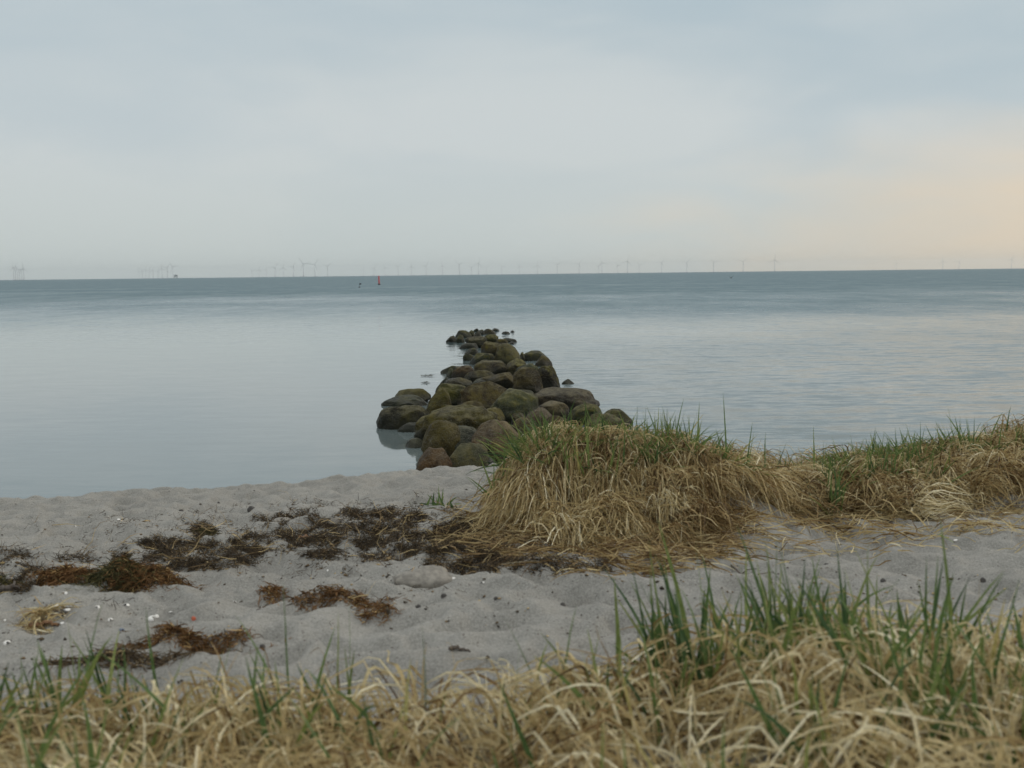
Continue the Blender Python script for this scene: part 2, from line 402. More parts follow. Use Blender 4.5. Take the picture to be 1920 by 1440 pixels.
# box in the photograph, colour, algae, dome?(cut by the water), options, label
ROCKS = [
 (A(545,630,90,130), GREEN, .6, 1, {}, 'tiny dark stone, leftmost of the farthest stones at the seaward tip'),
 (A(600,725,110,175), GREEN, .7, 1, {}, 'small green stone just in front of the farthest tip stones'),
 (A(680,885,97,168), BROWN, .5, 1, {}, 'brown domed boulder in the middle of the seaward tip'),
 (A(815,938,88,122), GREEN, .5, 1, {}, 'low dark stone at the very seaward end of the groyne'),
 (A(965,1088,135,165), DARK, .3, 1, {}, 'flat stone barely above water, right of the seaward tip'),
 (A(1090,1162,118,138), DARK, .2, 1, {}, 'smallest isolated stone right of the seaward tip'),
 (A(280,500,120,220), GREEN, .8, 1, {}, 'rounded green boulder on the left side of the seaward tip'),
 (A(450,560,125,205), GREEN, .5, 1, {}, 'dark green stone leaning on the rounded green tip boulder'),
 (A(560,655,145,210), OLIVE, .7, 1, {}, 'small olive stone in a gap behind the large black boulder'),
 (A(130,300,208,288), DARK, .3, 1, {}, 'dark stone farthest left near the seaward tip, low in water'),
 (A(265,405,190,295), GREEN, .9, 1, {}, 'weedy green half sunk stone beside the dark left stone'),
 (A(415,750,205,350), DARK, .25, 0, {}, 'large nearly black boulder near the seaward end'),
 (A(690,925,180,300), OLIVE, .9, 0, {}, 'round boulder with bright green algae top near the seaward end'),
 (A(880,1065,245,340), OLIVE, .5, 0, {}, 'small brown boulder right of the green topped round one'),
 (A(950,1190,235,292), DARK, .3, 1, {}, 'low black wedge stone pointing right into open water'),
 (A(1070,1162,290,318), DARK, .2, 1, {}, 'thin black stone under the low black wedge stone'),
 (A(318,625,318,385), DARK, .1, 1, {}, 'flat black slab lying in the water left of the groyne'),
 (A(650,960,278,490), OLIVE, .65, 0, {}, 'upright egg shaped olive boulder left of the pale topped one'),
 (A(858,1262,320,610), PALE, .45, 0, dict(n=3.0, taper=.15), 'tall boulder with a pale bare flat top, highest of the far half'),
 (A(418,628,390,480), GREEN, .8, 1, {}, 'small domed dark green stone at the left waterline'),
 (A(385,565,450,568), GREEN, .5, 1, {}, 'wet dark stone in front of the small green dome, left edge'),
 (A(490,885,460,628), GREEN, .9, 1, {}, 'broad weedy green boulder below the egg shaped olive one'),
 (A(1280,1665,420,570), GREEN, .9, 1, {}, 'mossy green boulder standing out on the right side of the groyne'),
 (A(1448,1728,510,655), OLIVE, .35, 1, dict(taper=.25), 'brown pointed boulder at the right waterline by the mossy one'),
 (A(1235,1315,450,560), OLIVE, 1.0, 0, {}, 'small yellow lichen stone wedged beside the pale topped boulder'),
 (A(560,1045,565,810), PURPLE, .45, 0, {}, 'broad brown and purple boulder in the middle of the groyne'),
 (A(1005,1400,555,800), OLIVE, 1.0, 0, {}, 'boulder coated yellow olive, right of the purple brown one'),
 (A(55,400,655,765), GREEN, .6, 1, {}, 'long dark green stone reaching left into the water'),
 (A(142,265,700,825), GREEN, .3, 1, {}, 'dark wet stone squeezed under the reddish boulder'),
 (A(218,545,655,838), RED, .3, 0, dict(tilt=-.2), 'reddish boulder on the left shoulder of the groyne'),
 (A(425,895,720,870), BROWN, .6, 0, {}, 'flat brown boulder right of the reddish one'),
 (A(1180,1510,615,900), BLUE, .45, 0, {}, 'bluish grey boulder behind the two tallest brown ones'),
 (A(1150,1570,690,1085), BROWN, .3, 0, dict(n=2.8), 'tall brown boulder stained orange at its foot, left of a pair'),
 (A(1430,1852,662,1030), DARK, .8, 0, dict(n=2.6, taper=.3), 'tall dark boulder with a green ridge, right of a pair'),
 (B(1270,1362,385,412), GREY, .2, 1, {}, 'lone flat grey stone in open water right of the groyne'),
 (A(40,195,830,945), SLATE, .2, 1, {}, 'small slate stone at the left waterline below the reddish boulder'),
 (A(120,520,825,960), BROWN, .5, 0, {}, 'flat brown slab below the small slate stone'),
 (A(500,860,845,960), OLIVE, .7, 0, {}, 'low olive boulder between two brown slabs'),
 (A(640,1172,770,960), BROWN, .35, 0, dict(tilt=-.22, n=2.8), 'long brown slab sloping up to the right'),
 (B(470,680,408,555), OLIVE, .5, 0, {}, 'big olive brown boulder behind the pointed one'),
 (B(640,975,400,590), BROWN, .45, 0, {}, 'big brown boulder in the middle, behind the orange olive stone'),
 (B(208,425,442,520), OLIVE, .6, 0, dict(n=3.2, tilt=-.10), 'long ledge stone, upper of two tiers on the left side'),
 (B(128,420,482,556), GREEN, .6, 1, dict(n=1.75), 'long stone tapering left at the water, lower of two tiers'),
 (B(388,600,438,660), OLIVE, .35, 0, dict(taper=.5, n=2.6, tilt=.12), 'pointed triangular boulder on the left side'),
 (B(108,415,566,700), DARK, .35, 1, dict(n=3.0, cuts=2), 'wide dark boulder mirrored in the calm water, far left'),
 (B(600,780,528,610), ORANGE, .6, 0, {}, 'small orange olive stone above the log shaped boulder'),
 (B(820,1128,448,660), GREY, .6, 0, dict(tilt=-.1, n=2.2, cuts=2), 'large smooth grey green oval boulder in the centre'),
 (B(1100,1496,445,590), PURPLE, .2, 0, dict(tilt=.06, n=2.5, cuts=3), 'broad flat topped dark boulder with pinkish streaks, right side'),
 (B(1095,1330,522,640), PINK, .15, 0, {}, 'pinkish brown boulder tucked under the broad flat topped one'),
 (B(1325,1555,542,660), GREEN, 1.0, 0, {}, 'bright green mossy boulder just above the dune grass'),
 (B(1535,1732,578,710), DARK, .6, 0, {}, 'dark rounded boulder at the right end, nearest the open water'),
 (B(1435,1685,603,760), OLIVE, .55, 0, {}, 'olive boulder half hidden by green grass at the right end'),
 (B(440,640,560,680), OLIVE, .5, 0, dict(tilt=-.3, n=2.6), 'narrow olive slab edge above the log shaped boulder'),
 (B(368,860,570,790), OLIVE, .45, 0, dict(tilt=-.10, n=2.8, cuts=2), 'long log shaped olive boulder lying across the groyne'),
 (B(770,918,568,700), ORANGE, .5, 0, {}, 'orange brown rounded stone at the right end of the log shaped boulder'),
 (B(388,655,652,870), BROWN, .25, 0, dict(tilt=-.35), 'dark brown humped boulder left of the slate blue one'),
 (B(458,745,692,865), SLATE, .10, 0, dict(tilt=-.25, n=2.5), 'slate blue boulder with fine layers near the beach'),
 (B(700,1040,652,910), PINK, .25, 0, dict(n=2.5), 'large pinkish grey boulder beside the dune grass'),
 (B(338,585,822,985), RED, .10, 0, dict(taper=.2), 'red granite boulder at the edge of the sand'),
 (B(535,810,803,960), GREY, .4, 0, {}, 'mottled grey green boulder at the sand, right of the red granite one'),
 (B(620,850,868,945), SLATE, .0, 0, {}, 'flat bluish stone at the sand, in front of the mottled boulder'),
 (B(955,1065,598,690), BROWN, .3, 0, {}, 'small brown stone right of the large oval boulder foot'),
 (B(1035,1250,578,740), PURPLE, .1, 0, dict(tilt=-.2), 'dark purple boulder left of the grass tips'),
 (B(955,1120,638,800), PINK, .2, 0, {}, 'small pinkish stone between the purple boulder and the dune'),
 (B(1150,1330,628,790), BROWN, .4, 0, {}, 'brown boulder screened by dry grass on the dune top'),
 (B(228,400,663,722), SLATE, .2, 1, dict(rough=.05), 'flat wet slab in the shallow water below the dark wide boulder'),
 (B(274,400,768,828), SUNK, .05, 1, dict(rough=.05), 'pale green flat slab just breaking the calm water'),
 (B(815,960,735,905), PINK, .2, 0, {}, 'round pinkish stone beneath the large pinkish grey boulder'),
]
def horizon(X): return 525 - 22 * X / 1920
for i, ((x0, x1, y0, y1), colr, moss, dome, opt, lab) in enumerate(ROCKS):
    cx = (x0 + x1) / 2; hz = horizon(cx)
    zb = 0.0 if y1 < 850 else 0.12
    d = (CAMZ - zb - (.0 if dome else .03)) * F / (y1 - hz)
    half = (x1 - x0) / 2 * d / F
    ry = max(half * random.uniform(.75, .95), .12)
    dc = d + ry * .55
    k = dc / d
    p = at(cx, (y0 + y1) / 2, dc)
    ztop = at(cx, y0, dc)[2]; zbot = at(cx, y1, dc)[2]
    zc = (ztop + zbot) / 2 - .04; rz = ztop - zc
    if dome: zc = min(zc, 0.0) - .05; rz = ztop - zc
    o_ = dict(n=2.5, rough=.12, cuts=8); o_.update(opt)
    comp = 1.05 if not dome else 1.10
    me = boulder_mesh(100 + i, half * k * comp, ry, rz * 1.06, sub=5 if d < 22 else 4, **o_)
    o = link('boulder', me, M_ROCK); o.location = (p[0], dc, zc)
    o.color = (*[q * random.uniform(.88, 1.14) for q in colr], moss)
    tag(o, lab, 'boulder', 'boulders of the stone groyne')

# ------------------------------------------------------------------ grass blades
def blades(root, dir0, length, width, seg, grav, stiff=0.0, lift=None, ground=True, kink=0.0, fold=0.0, cap=None):
    """grow strips; root (n,3), dir0 (n,3); returns verts, quads, along"""
    n = len(root); P = np.zeros((n, seg + 1, 3)); P[:, 0] = root
    d = dir0 / np.linalg.norm(dir0, axis=1, keepdims=True)
    if lift is None: lift = np.zeros(n)
    step = (length / seg)[:, None]
    tang = np.zeros((n, seg + 1, 3)); tang[:, 0] = d
    for k in range(1, seg + 1):
        d = d + np.stack([0 * grav, 0 * grav, -grav], -1) * (.4 + .6 * k / seg) + rng.normal(0, 1, (n, 3)) * kink
        if fold: d = d + rng.normal(0, .75, (n, 3)) * (rng.uniform(0, 1, (n, 1)) < fold / seg)
        d /= np.linalg.norm(d, axis=1, keepdims=True)
        q = P[:, k - 1] + d * step
        if ground:
            h = H(q[:, 0], q[:, 1], False) + lift
            under = q[:, 2] < h
            q[under, 2] = h[under]
            if cap is not None:
                over = q[:, 2] > h - lift + cap; q[over, 2] = (h - lift + cap)[over]; under = under | over
            dn = q - P[:, k - 1]; dn /= np.maximum(np.linalg.norm(dn, axis=1, keepdims=True), 1e-6)
            d = np.where(under[:, None], dn, d)
        P[:, k] = q; tang[:, k] = d
    ref = rng.normal(0, 1, (n, 3)); ref[:, 2] *= .3
    side = np.cross(tang, ref[:, None, :]); side /= np.maximum(np.linalg.norm(side, axis=2, keepdims=True), 1e-6)
    t = np.linspace(0, 1, seg + 1)[None, :]
    wd = width[:, None] * (np.clip(1.25 * (1 - t), 0, 1) ** .75) * np.minimum(1, .6 + t * 3) + .0006
    Vv = np.stack([P - side * wd[..., None] / 2, P + side * wd[..., None] / 2], 2)
    base = (np.arange(n) * (seg + 1) * 2)[:, None]
    kk = np.arange(seg)[None, :] * 2
    q0 = base + kk
    Q = np.stack([q0, q0 + 1, q0 + 3, q0 + 2], -1).reshape(-1, 4)
    return Vv.reshape(-1, 3), Q, np.repeat(t, n, 0).repeat(2, 1).ravel()

def blade_obj(name, parts, material, rnds):
    Vs, Qs, off = [], [], 0; rr = []
    for (V, Q, t), rn in zip(parts, rnds):
        Vs.append(V); Qs.append(Q + off); off += len(V)
        rr.append(np.repeat(rn, len(V) // len(rn)))
    me = np_mesh(name, np.concatenate(Vs), np.concatenate(Qs), {'rnd': np.concatenate(rr)})
    return link(name, me, material)

def ridge_roots(n, x0, x1, v0, v1):
    x = rng.uniform(x0, x1, n); v = rng.uniform(v0, v1, n)
    ry = np.interp(x, RX, RY); y = ry + v
    return x, y, v

# dry thatch combed down the front of the dune ridge
def ridge_dry(n, x0, x1, v0, v1, el, lenr, gr, liftmax, wid=(.004, .009), dirx=-.35, spread=.55, bare=True, cap=.11):
    x, y, v = ridge_roots(n, x0, x1, v0, v1)
    keep = np.ones(n, bool)
    clump = vnoise(x * 3.1, y * 3.1, 61) + .5 * vnoise(x * 7, y * 7, 62)
    keep &= rng.uniform(-1.2, .6, n) < clump + .25
    if bare: keep &= ~((x > .95) & (x < 1.75) & (v < -.32) & (rng.uniform(0, 1, n) < .93))
    if bare: keep &= ~((x > 1.75) & (v < -.45) & (rng.uniform(0, 1, n) < .8))
    keep &= x > -.12 + .25 * np.abs(v)
    x, y, v = x[keep], y[keep], v[keep]; n = len(x)
    flow = vnoise(x * 1.6, y * 1.2, 63) * .7 + vnoise(x * 5, y * 5, 65) * 1.0 + rng.normal(0, spread, n)
    e = rng.uniform(el[0], el[1], n)
    dxx = dirx * np.clip(x, 0, 1.4) + .0 + flow * .6; dyy = -np.ones(n)
    # left nose of the ridge: fan outwards
    nose = np.clip((.15 - x) / .45, 0, 1); dxx = dxx - nose * .05
    l = np.hypot(dxx, dyy)
    d0 = np.stack([dxx / l * np.cos(e), dyy / l * np.cos(e), np.sin(e)], -1)
    root = np.stack([x, y, H(x, y, False) - .01], -1)
    out = blades(root, d0, rng.uniform(lenr[0], lenr[1], n), rng.uniform(wid[0], wid[1], n), 7, rng.uniform(gr[0], gr[1], n),
                 lift=rng.uniform(.004, liftmax, n), kink=.045, fold=.2, cap=cap + rng.uniform(-.05, .03, n))
    rn = np.clip(.42 + .30 * vnoise(x * 2.3, y * 2.3, 64) + rng.normal(0, .24, n), 0, 1)
    return out, rn
p1 = ridge_dry(15000, -.35, 4.6, -.55, .5, (-.3, .3), (.16, .40), (.25, .8), .07, wid=(.003, .0075), spread=.7)
p2 = ridge_dry(5000, -.35, 1.25, -.42, -.02, (-.1, .45), (.32, .62), (.35, 1.0), .13, wid=(.003, .0075), dirx=-.15, spread=.30, cap=.16)
p3 = ridge_dry(9000, -.25, 4.6, -.4, .5, (-.2, .3), (.13, .34), (.05, .4), .09, wid=(.003, .007), spread=2.6, cap=.14)
p4 = ridge_dry(5000, .7, 2.6, -.45, -.05, (-.1, .35), (.32, .58), (.3, .8), .09, wid=(.003, .0075), dirx=-.9, spread=.30)
p5 = ridge_dry(700, -.25, 4.6, -.3, .2, (.4, 1.4), (.10, .24), (.05, .4), .08, wid=(.003, .006), spread=2.4, cap=.20)
def tussocks(m, per, x0, x1, v0, v1):
    x = rng.uniform(x0, x1, m); v = rng.uniform(v0, v1, m); k = x > -.08 + .25 * np.abs(v)
    k &= ~((x > .95) & (x < 1.75) & (v < -.38)); k &= ~((x > 1.75) & (v < -.5))
    x, v = x[k], v[k]; m = len(x); y = np.interp(x, RX, RY) + v
    n = m * per; X = np.repeat(x, per) + rng.normal(0, .022, n); Y = np.repeat(y, per) + rng.normal(0, .022, n)
    a = np.repeat(rng.normal(-.25, .75, m), per) + rng.normal(0, .45, n); e = rng.uniform(-.1, .9, n)
    ln = np.repeat(rng.uniform(.20, .46, m), per) * rng.uniform(.6, 1.1, n)
    d0 = np.stack([np.sin(a) * np.cos(e), -np.cos(a) * np.cos(e), np.sin(e)], -1)
    out = blades(np.stack([X, Y, H(X, Y, False) + .01], -1), d0, ln, rng.uniform(.003, .0075, n), 7, rng.uniform(.25, .8, n), lift=rng.uniform(.01, .13, n),
                 kink=.04, fold=.2, cap=rng.uniform(.08, .19, n))
    return out, np.clip(np.repeat(rng.normal(.5, .17, m), per) + rng.normal(0, .2, n), 0, 1)
p6 = tussocks(230, 70, -.2, 4.5, -.6, .15); p7 = tussocks(70, 80, -.2, 1.0, -.75, .1)
p8 = ridge_dry(5500, -.12, 1.05, -.80, -.40, (-.2, .35), (.20, .42), (.35, .9), .08, wid=(.003, .0075), dirx=-.15, spread=.5, cap=.12)
PP = (p1, p2, p3, p4, p5, p6, p7, p8)
o = blade_obj('dry_grass', [p[0] for p in PP], M_DRY, [p[1] for p in PP])
tag(o, 'straw coloured dead grass hanging in a thick thatch over the dune ridge', None, None, 'stuff')

# dead straw lying at the foot of the ridge
def lying(n, X0, X1, Ya, Yb, lenr, wid, rn0):
    X = rng.uniform(X0, X1, n); Y = np.interp(X, Ya[0], Ya[1]) + rng.uniform(0, 1, n) ** 1.3 * (np.interp(X, Yb[0], Yb[1]) - np.interp(X, Ya[0], Ya[1]))
    q = hit(X, Y); k = vnoise(q[:, 0] * 4, q[:, 1] * 4, 71) + .8 * vnoise(q[:, 0] * 11, q[:, 1] * 11, 72) + rng.normal(0, .45, n) > -.05
    q = q[k]; n = len(q)
    a = rng.uniform(0, 2 * math.pi, n); d0 = np.stack([np.cos(a), .6 * np.sin(a), rng.uniform(-.05, .25, n)], -1)
    q[:, 2] += rng.uniform(.002, .02, n)
    return blades(q, d0, rng.uniform(*lenr, n), rng.uniform(*wid, n), 5, rng.uniform(.05, .25, n), lift=rng.uniform(.003, .02, n), kink=.12), np.clip(rn0 + rng.normal(0, .22, n), 0, 1)
fa = ([780, 900, 1000, 1200, 1400, 1600, 1920], [945, 965, 985, 1000, 970, 930, 915])
fb = ([780, 900, 1000, 1200, 1350, 1480, 1600, 1920], [1050, 1065, 1075, 1085, 1065, 1030, 1010, 1000])
l1 = lying(4600, 830, 1400, fa, fb, (.05, .20), (.0025, .006), .22)
l2 = lying(1500, 1350, 1920, fa, fb, (.06, .25), (.003, .007), .45)
l3 = lying(500, 1300, 1920, ([1300, 1920], [990, 960]), ([1300, 1920], [1070, 1040]), (.04, .16), (.003, .006), .5)
o = blade_obj('dry_straw', [l1[0], l2[0], l3[0]], M_DRY, [l1[1], l2[1], l3[1]])
tag(o, 'loose dead straw lying on the sand along the foot of the dune', None, None, 'stuff')

# green shoots scattered over the ridge
def ridge_green(n, x0, x1, v0, v1, lenr, hang):
    x, y, v = ridge_roots(n, x0, x1, v0, v1)
    cl_ = vnoise(x * 2.2 + 3, y * 2.2, 81) + .6 * vnoise(x * 6, y * 6, 82)
    k = rng.uniform(-.3, 1.2, n) < cl_ + .25 * (v > -.1)
    k &= x > -.04 + .3 * np.abs(v)
    x, y, v = x[k], y[k], v[k]; n = len(x)
    a = rng.normal(-.2, 1.0, n); e = rng.uniform(.7, 1.5, n) - hang * rng.uniform(0, .9, n)
    d0 = np.stack([np.sin(a) * np.cos(e), -np.cos(a) * np.cos(e) * .6, np.sin(e)], -1)
    return blades(np.stack([x, y, H(x, y, False) + .03], -1), d0, rng.uniform(*lenr, n), rng.uniform(.007, .012, n), 6,
                  rng.uniform(.02, .25, n), lift=np.full(n, .06), kink=.03), np.clip(rng.normal(.45, .25, n), 0, 1)
g1 = ridge_green(5600, -.25, 4.4, -.32, .30, (.14, .28), .4)
g2 = ridge_green(3600, -.2, 2.2, -.40, .1, (.15, .30), .6)
o = blade_obj('green_grass', [g1[0], g2[0]], M_GREEN, [g1[1], g2[1]])
tag(o, 'short green shoots growing through the dead thatch of the dune ridge', None, None, 'stuff')

# foreground: mat of dead grass with green shoots
def fg_edge(x):                                    # far edge of the mat
    return np.interp(x, [-4, -1.4, -.9, -.35, -.05, .1, .35, .8, 1.3, 2.0, 4], [2.62, 2.6, 2.55, 2.5, 2.42, 2.55, 2.8, 2.9, 2.8, 2.75, 2.8])
def fg_dry(n, lenr, el, gr, lift, wid, spread=3.6, cap=.13, tone=0.0):
    x = rng.uniform(-2.6, 2.6, n); y = rng.uniform(1.35, 3.0, n)
    e_ = fg_edge(x) + .12 * vnoise(x * 4, y * 2, 91)
    dens = np.clip((e_ - y) / .35, 0, 1) * (.55 + .6 * (vnoise(x * 4.5, y * 4.5, 92) > -.25))
    k = rng.uniform(0, 1, n) < dens
    x, y = x[k], y[k]; n = len(x)
    a = vnoise(x * 2, y * 2, 93) * 2.4 + rng.normal(0, spread / 3, n) + math.pi * .9
    e = rng.uniform(*el, n)
    d0 = np.stack([np.cos(a) * np.cos(e), np.sin(a) * np.cos(e), np.sin(e)], -1)
    return blades(np.stack([x, y, H(x, y, False)], -1), d0, rng.uniform(*lenr, n), rng.uniform(*wid, n), 8, rng.uniform(*gr, n),
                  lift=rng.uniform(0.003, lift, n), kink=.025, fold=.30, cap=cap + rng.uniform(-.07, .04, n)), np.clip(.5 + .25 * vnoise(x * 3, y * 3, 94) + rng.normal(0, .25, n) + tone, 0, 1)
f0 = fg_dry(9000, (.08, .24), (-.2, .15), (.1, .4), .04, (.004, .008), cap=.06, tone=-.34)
f1 = fg_dry(9000, (.16, .40), (-.1, .5), (.05, .35), .11, (.004, .009), tone=.08)
f2 = fg_dry(9000, (.12, .36), (-.2, .3), (.0, .2), .10, (.004, .009), cap=.14, tone=.10)
f3 = fg_dry(800, (.12, .30), (.6, 1.4), (.0, .3), .10, (.003, .006), cap=.24)
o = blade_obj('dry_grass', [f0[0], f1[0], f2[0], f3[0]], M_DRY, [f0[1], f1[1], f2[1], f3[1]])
tag(o, 'tangled mat of dead straw coloured grass across the front of the picture', None, None, 'stuff')
def fg_green(n, lenr, el):
    x = rng.uniform(-2.4, 2.4, n); y = rng.uniform(1.6, 2.85, n)
    e_ = fg_edge(x)
    k = (rng.uniform(0, 1, n) < np.clip((e_ - y) / .15, 0, 1) * (.65 + .35 * sstep(-.3, .8, x))) & (vnoise(x * 4, y * 5, 95) + .6 * vnoise(x * 11, y * 11, 96) + rng.normal(0, .22, n) > .22)
    x, y = x[k], y[k]; n = len(x)
    a = rng.uniform(0, 6.28, n); e = rng.uniform(*el, n)
    d0 = np.stack([np.cos(a) * np.cos(e), np.sin(a) * np.cos(e), np.sin(e)], -1)
    return blades(np.stack([x, y, H(x, y, False) + .01], -1), d0, rng.uniform(*lenr, n), rng.uniform(.009, .015, n), 8, rng.uniform(0, .18, n),
                  lift=np.full(n, .05), kink=.03), np.clip(rng.normal(.5, .28, n), 0, 1)
h1 = fg_green(5600, (.15, .30), (.6, 1.5))
o = blade_obj('green_grass', [h1[0]], M_GREEN, [h1[1]])
tag(o, 'scattered green blades growing up through the foreground mat of dead grass', None, None, 'stuff')

# tufts one can point at
BK = 'green tufts on the dune ridge'; FGR = 'green tufts in the foreground'
def tuft(X, Ytop, d, n, fan, label, lean=0.0, wid=(.009, .015), group='green grass tufts', base_spread=.02, yellow=.0):
    if group == FGR: n = int(n * (1.4 if X > 1180 else 1.2)); wid = (wid[0] + .001, wid[1] + .002)
    tip = at(X, Ytop, d); bx = tip[0] - lean; by = d
    bz = float(H(np.array(bx), np.array(by), False)) - .01
    L = max(tip[2] - bz, .10)
    root = np.stack([bx + rng.normal(0, base_spread, n), by + rng.normal(0, base_spread, n), np.full(n, bz)], -1) - np.array([bx, by, bz])
    a = rng.uniform(0, 6.28, n); f = np.abs(rng.normal(0, fan, n)); f[0] = 0; f[:1] = 0
    d0 = np.stack([np.sin(f) * np.cos(a) + lean / L, np.sin(f) * np.sin(a) * .6, np.cos(f)], -1)
    ln = L * rng.uniform(.6, 1.03, n); ln[0] = L * 1.12 * math.hypot(1, lean / L)
    V, Q, t = blades(root, d0, ln, rng.uniform(*wid, n), 8, rng.uniform(0, .10, n) * (ln > 0), ground=False, kink=.02)
    o = blade_obj('grass_tuft', [(V, Q, t)], M_GREEN, [np.clip(rng.normal(.35 + yellow, .22, n), 0, 1)])
    o.location = (bx, by, bz)
    tag(o, label, 'grass tuft', group)
tuft(1258, 758, 5.75, 26, .22, 'tall dense green tuft on the ridge top against the water', group=BK, base_spread=.035)
tuft(1300, 768, 5.8, 7, .12, 'slim upright tuft just right of the tallest ridge tuft', group=BK, base_spread=.03)
tuft(1375, 757, 5.85, 3, .22, 'lone tall blade with short neighbours on the ridge, left of the dip', lean=-.03, group=BK)
tuft(1210, 790, 5.7, 16, .3, 'spiky tuft left of the tallest ridge tuft, by the olive boulder', group=BK, base_spread=.035)
tuft(1085, 790, 5.4, 14, .3, 'yellowish tuft on the left hump of the ridge below the boulders', group=BK, base_spread=.05, yellow=.3)
tuft(940, 838, 5.5, 14, .45, 'low green tuft on the left nose of the ridge by the stones', group=BK, base_spread=.035)
tuft(1150, 815, 5.4, 14, .4, 'loose green tuft between the left hump and the olive boulder', group=BK, base_spread=.035)
tuft(1450, 822, 5.9, 16, .5, 'fanned dark tuft left of the dip in the ridge', group=BK, base_spread=.035)
tuft(1535, 815, 5.85, 14, .3, 'upright tuft in the middle of the dip in the ridge', group=BK, base_spread=.04)
tuft(1555, 868, 5.5, 16, .4, 'large green tuft on the front slope below the ridge dip', group=BK, base_spread=.04)
tuft(1605, 822, 6.0, 6, .35, 'thin leaning tuft standing against the water right of the dip', lean=-.04, group=BK)
tuft(1655, 830, 5.8, 20, .35, 'bushy green tuft on the ridge right of the dip', group=BK, base_spread=.035)
tuft(1720, 805, 6.0, 12, .35, 'tuft with one taller blade before the right hump', group=BK, base_spread=.035)
tuft(1800, 775, 6.2, 22, .4, 'wide fanned tuft at the left shoulder of the right hump', lean=-.05, group=BK, base_spread=.035)
tuft(1895, 785, 6.25, 14, .4, 'tuft at the right edge of the picture on the right hump', group=BK, base_spread=.035)
tuft(825, 915, 6.3, 24, .8, 'short green tuft in the brown wrack left of the ridge', group=BK, base_spread=.035)
tuft(545, 1122, 2.5, 5, .22, 'single very tall blade with short shoots, front left of centre', group=FGR)
tuft(658, 1150, 2.45, 5, .20, 'slim upright pair of blades right of the tall front left blade', group=FGR)
tuft(765, 1195, 2.2, 3, .12, 'lone straight blade standing in front of bare sand', group=FGR)
tuft(125, 1190, 2.5, 6, .25, 'tuft of dark blades at the far left front', lean=-.02, group=FGR, base_spread=.04)
tuft(30, 1215, 2.4, 6, .3, 'leftmost front tuft, cut by the picture edge', lean=-.04, group=FGR, base_spread=.035)
tuft(260, 1178, 2.35, 7, .35, 'spreading tuft in front of the rusty seaweed strip', lean=-.05, group=FGR, base_spread=.035)
tuft(340, 1262, 2.1, 7, .45, 'crossing blades near the bottom left', lean=.06, group=FGR, base_spread=.04, wid=(.009, .012))
tuft(392, 1225, 2.3, 5, .25, 'small tuft leaning right beside the crossing blades', lean=.03, group=FGR)
tuft(470, 1268, 2.1, 4, .3, 'single blade leaning left by the crossing blades', lean=-.07, group=FGR)
tuft(975, 1225, 2.3, 7, .3, 'short tuft in the gap of bare sand, front centre', lean=.02, group=FGR, base_spread=.03)
tuft(940, 1300, 2.0, 4, .3, 'broad blade bending left at the bottom centre', lean=-.08, group=FGR, wid=(.010, .013))
tuft(1245, 1010, 2.62, 12, .26, 'tall clump, leftmost of the right front grass', lean=-.05, group=FGR, base_spread=.035)
tuft(1215, 1085, 2.6, 14, .4, 'low spreading clump at the foot of the tall leftmost clump', lean=-.05, group=FGR, base_spread=.035)
tuft(1420, 1003, 2.5, 8, .18, 'tall blade leaning left in front of the dune foot', lean=-.09, group=FGR, base_spread=.03)
tuft(1475, 1035, 2.5, 9, .18, 'upright clump with a brownish sheath, right of the leaning blade', group=FGR, base_spread=.04, yellow=.15)
tuft(1540, 1045, 2.55, 9, .25, 'loose clump in the middle of the right front grass', lean=-.01, group=FGR, base_spread=.035)
tuft(1597, 1050, 2.4, 9, .16, 'straight broad bladed clump right of the loose one', lean=-.02, group=FGR, base_spread=.04)
tuft(1740, 1005, 2.45, 8, .30, 'tallest straight blade of the right front grass with a fan at its foot', group=FGR, base_spread=.03)
tuft(1830, 1120, 2.5, 9, .35, 'fan of short blades right of the tallest straight blade', lean=.03, group=FGR, base_spread=.035)
tuft(1890, 1155, 2.3, 6, .25, 'rightmost front tuft leaning left', lean=-.05, group=FGR, base_spread=.04)
tuft(1420, 1230, 2.0, 3, .3, 'near blade arching left low in the right front grass', lean=-.10, group=FGR, wid=(.010, .013))
tuft(1700, 1215, 1.95, 3, .3, 'long near blade slanting up from the bottom right corner', lean=-.22, group=FGR, wid=(.011, .014))

# ------------------------------------------------------------------ seaweed wrack
def strands(q, n_per, lenr, wid, flat=.3, liftmax=.03, seg=4, rn0=.4, rs=.25):
    n = len(q)
    a = rng.uniform(0, 6.28, n); d0 = np.stack([np.cos(a), np.sin(a), rng.uniform(-.2, flat, n)], -1)
    q = q.copy(); q[:, 2] += rng.uniform(0, liftmax, n)
    return blades(q, d0, rng.uniform(*lenr, n), rng.uniform(*wid, n), seg, rng.uniform(.0, .3, n), lift=rng.uniform(.001, liftmax, n), kink=.30), np.clip(rng.normal(rn0, rs, n), 0, 1)
def ell(n, cx, cy, rx, ry, thr=-.1, fr=9.0, seed=101):
    n = int(n * 2.6); a = rng.uniform(0, 6.28, n); r = np.sqrt(rng.uniform(0, 1, n))
    q = hit(cx + rx * r * np.cos(a), cy + ry * r * np.sin(a))
    k = vnoise(q[:, 0] * fr, q[:, 1] * fr * .8, seed) + .7 * vnoise(q[:, 0] * fr * 2.7, q[:, 1] * fr * 2.2, seed + 1) + rng.normal(0, .25, n) > thr + .10 + 1.0 * (r - .45)
    return q[k]
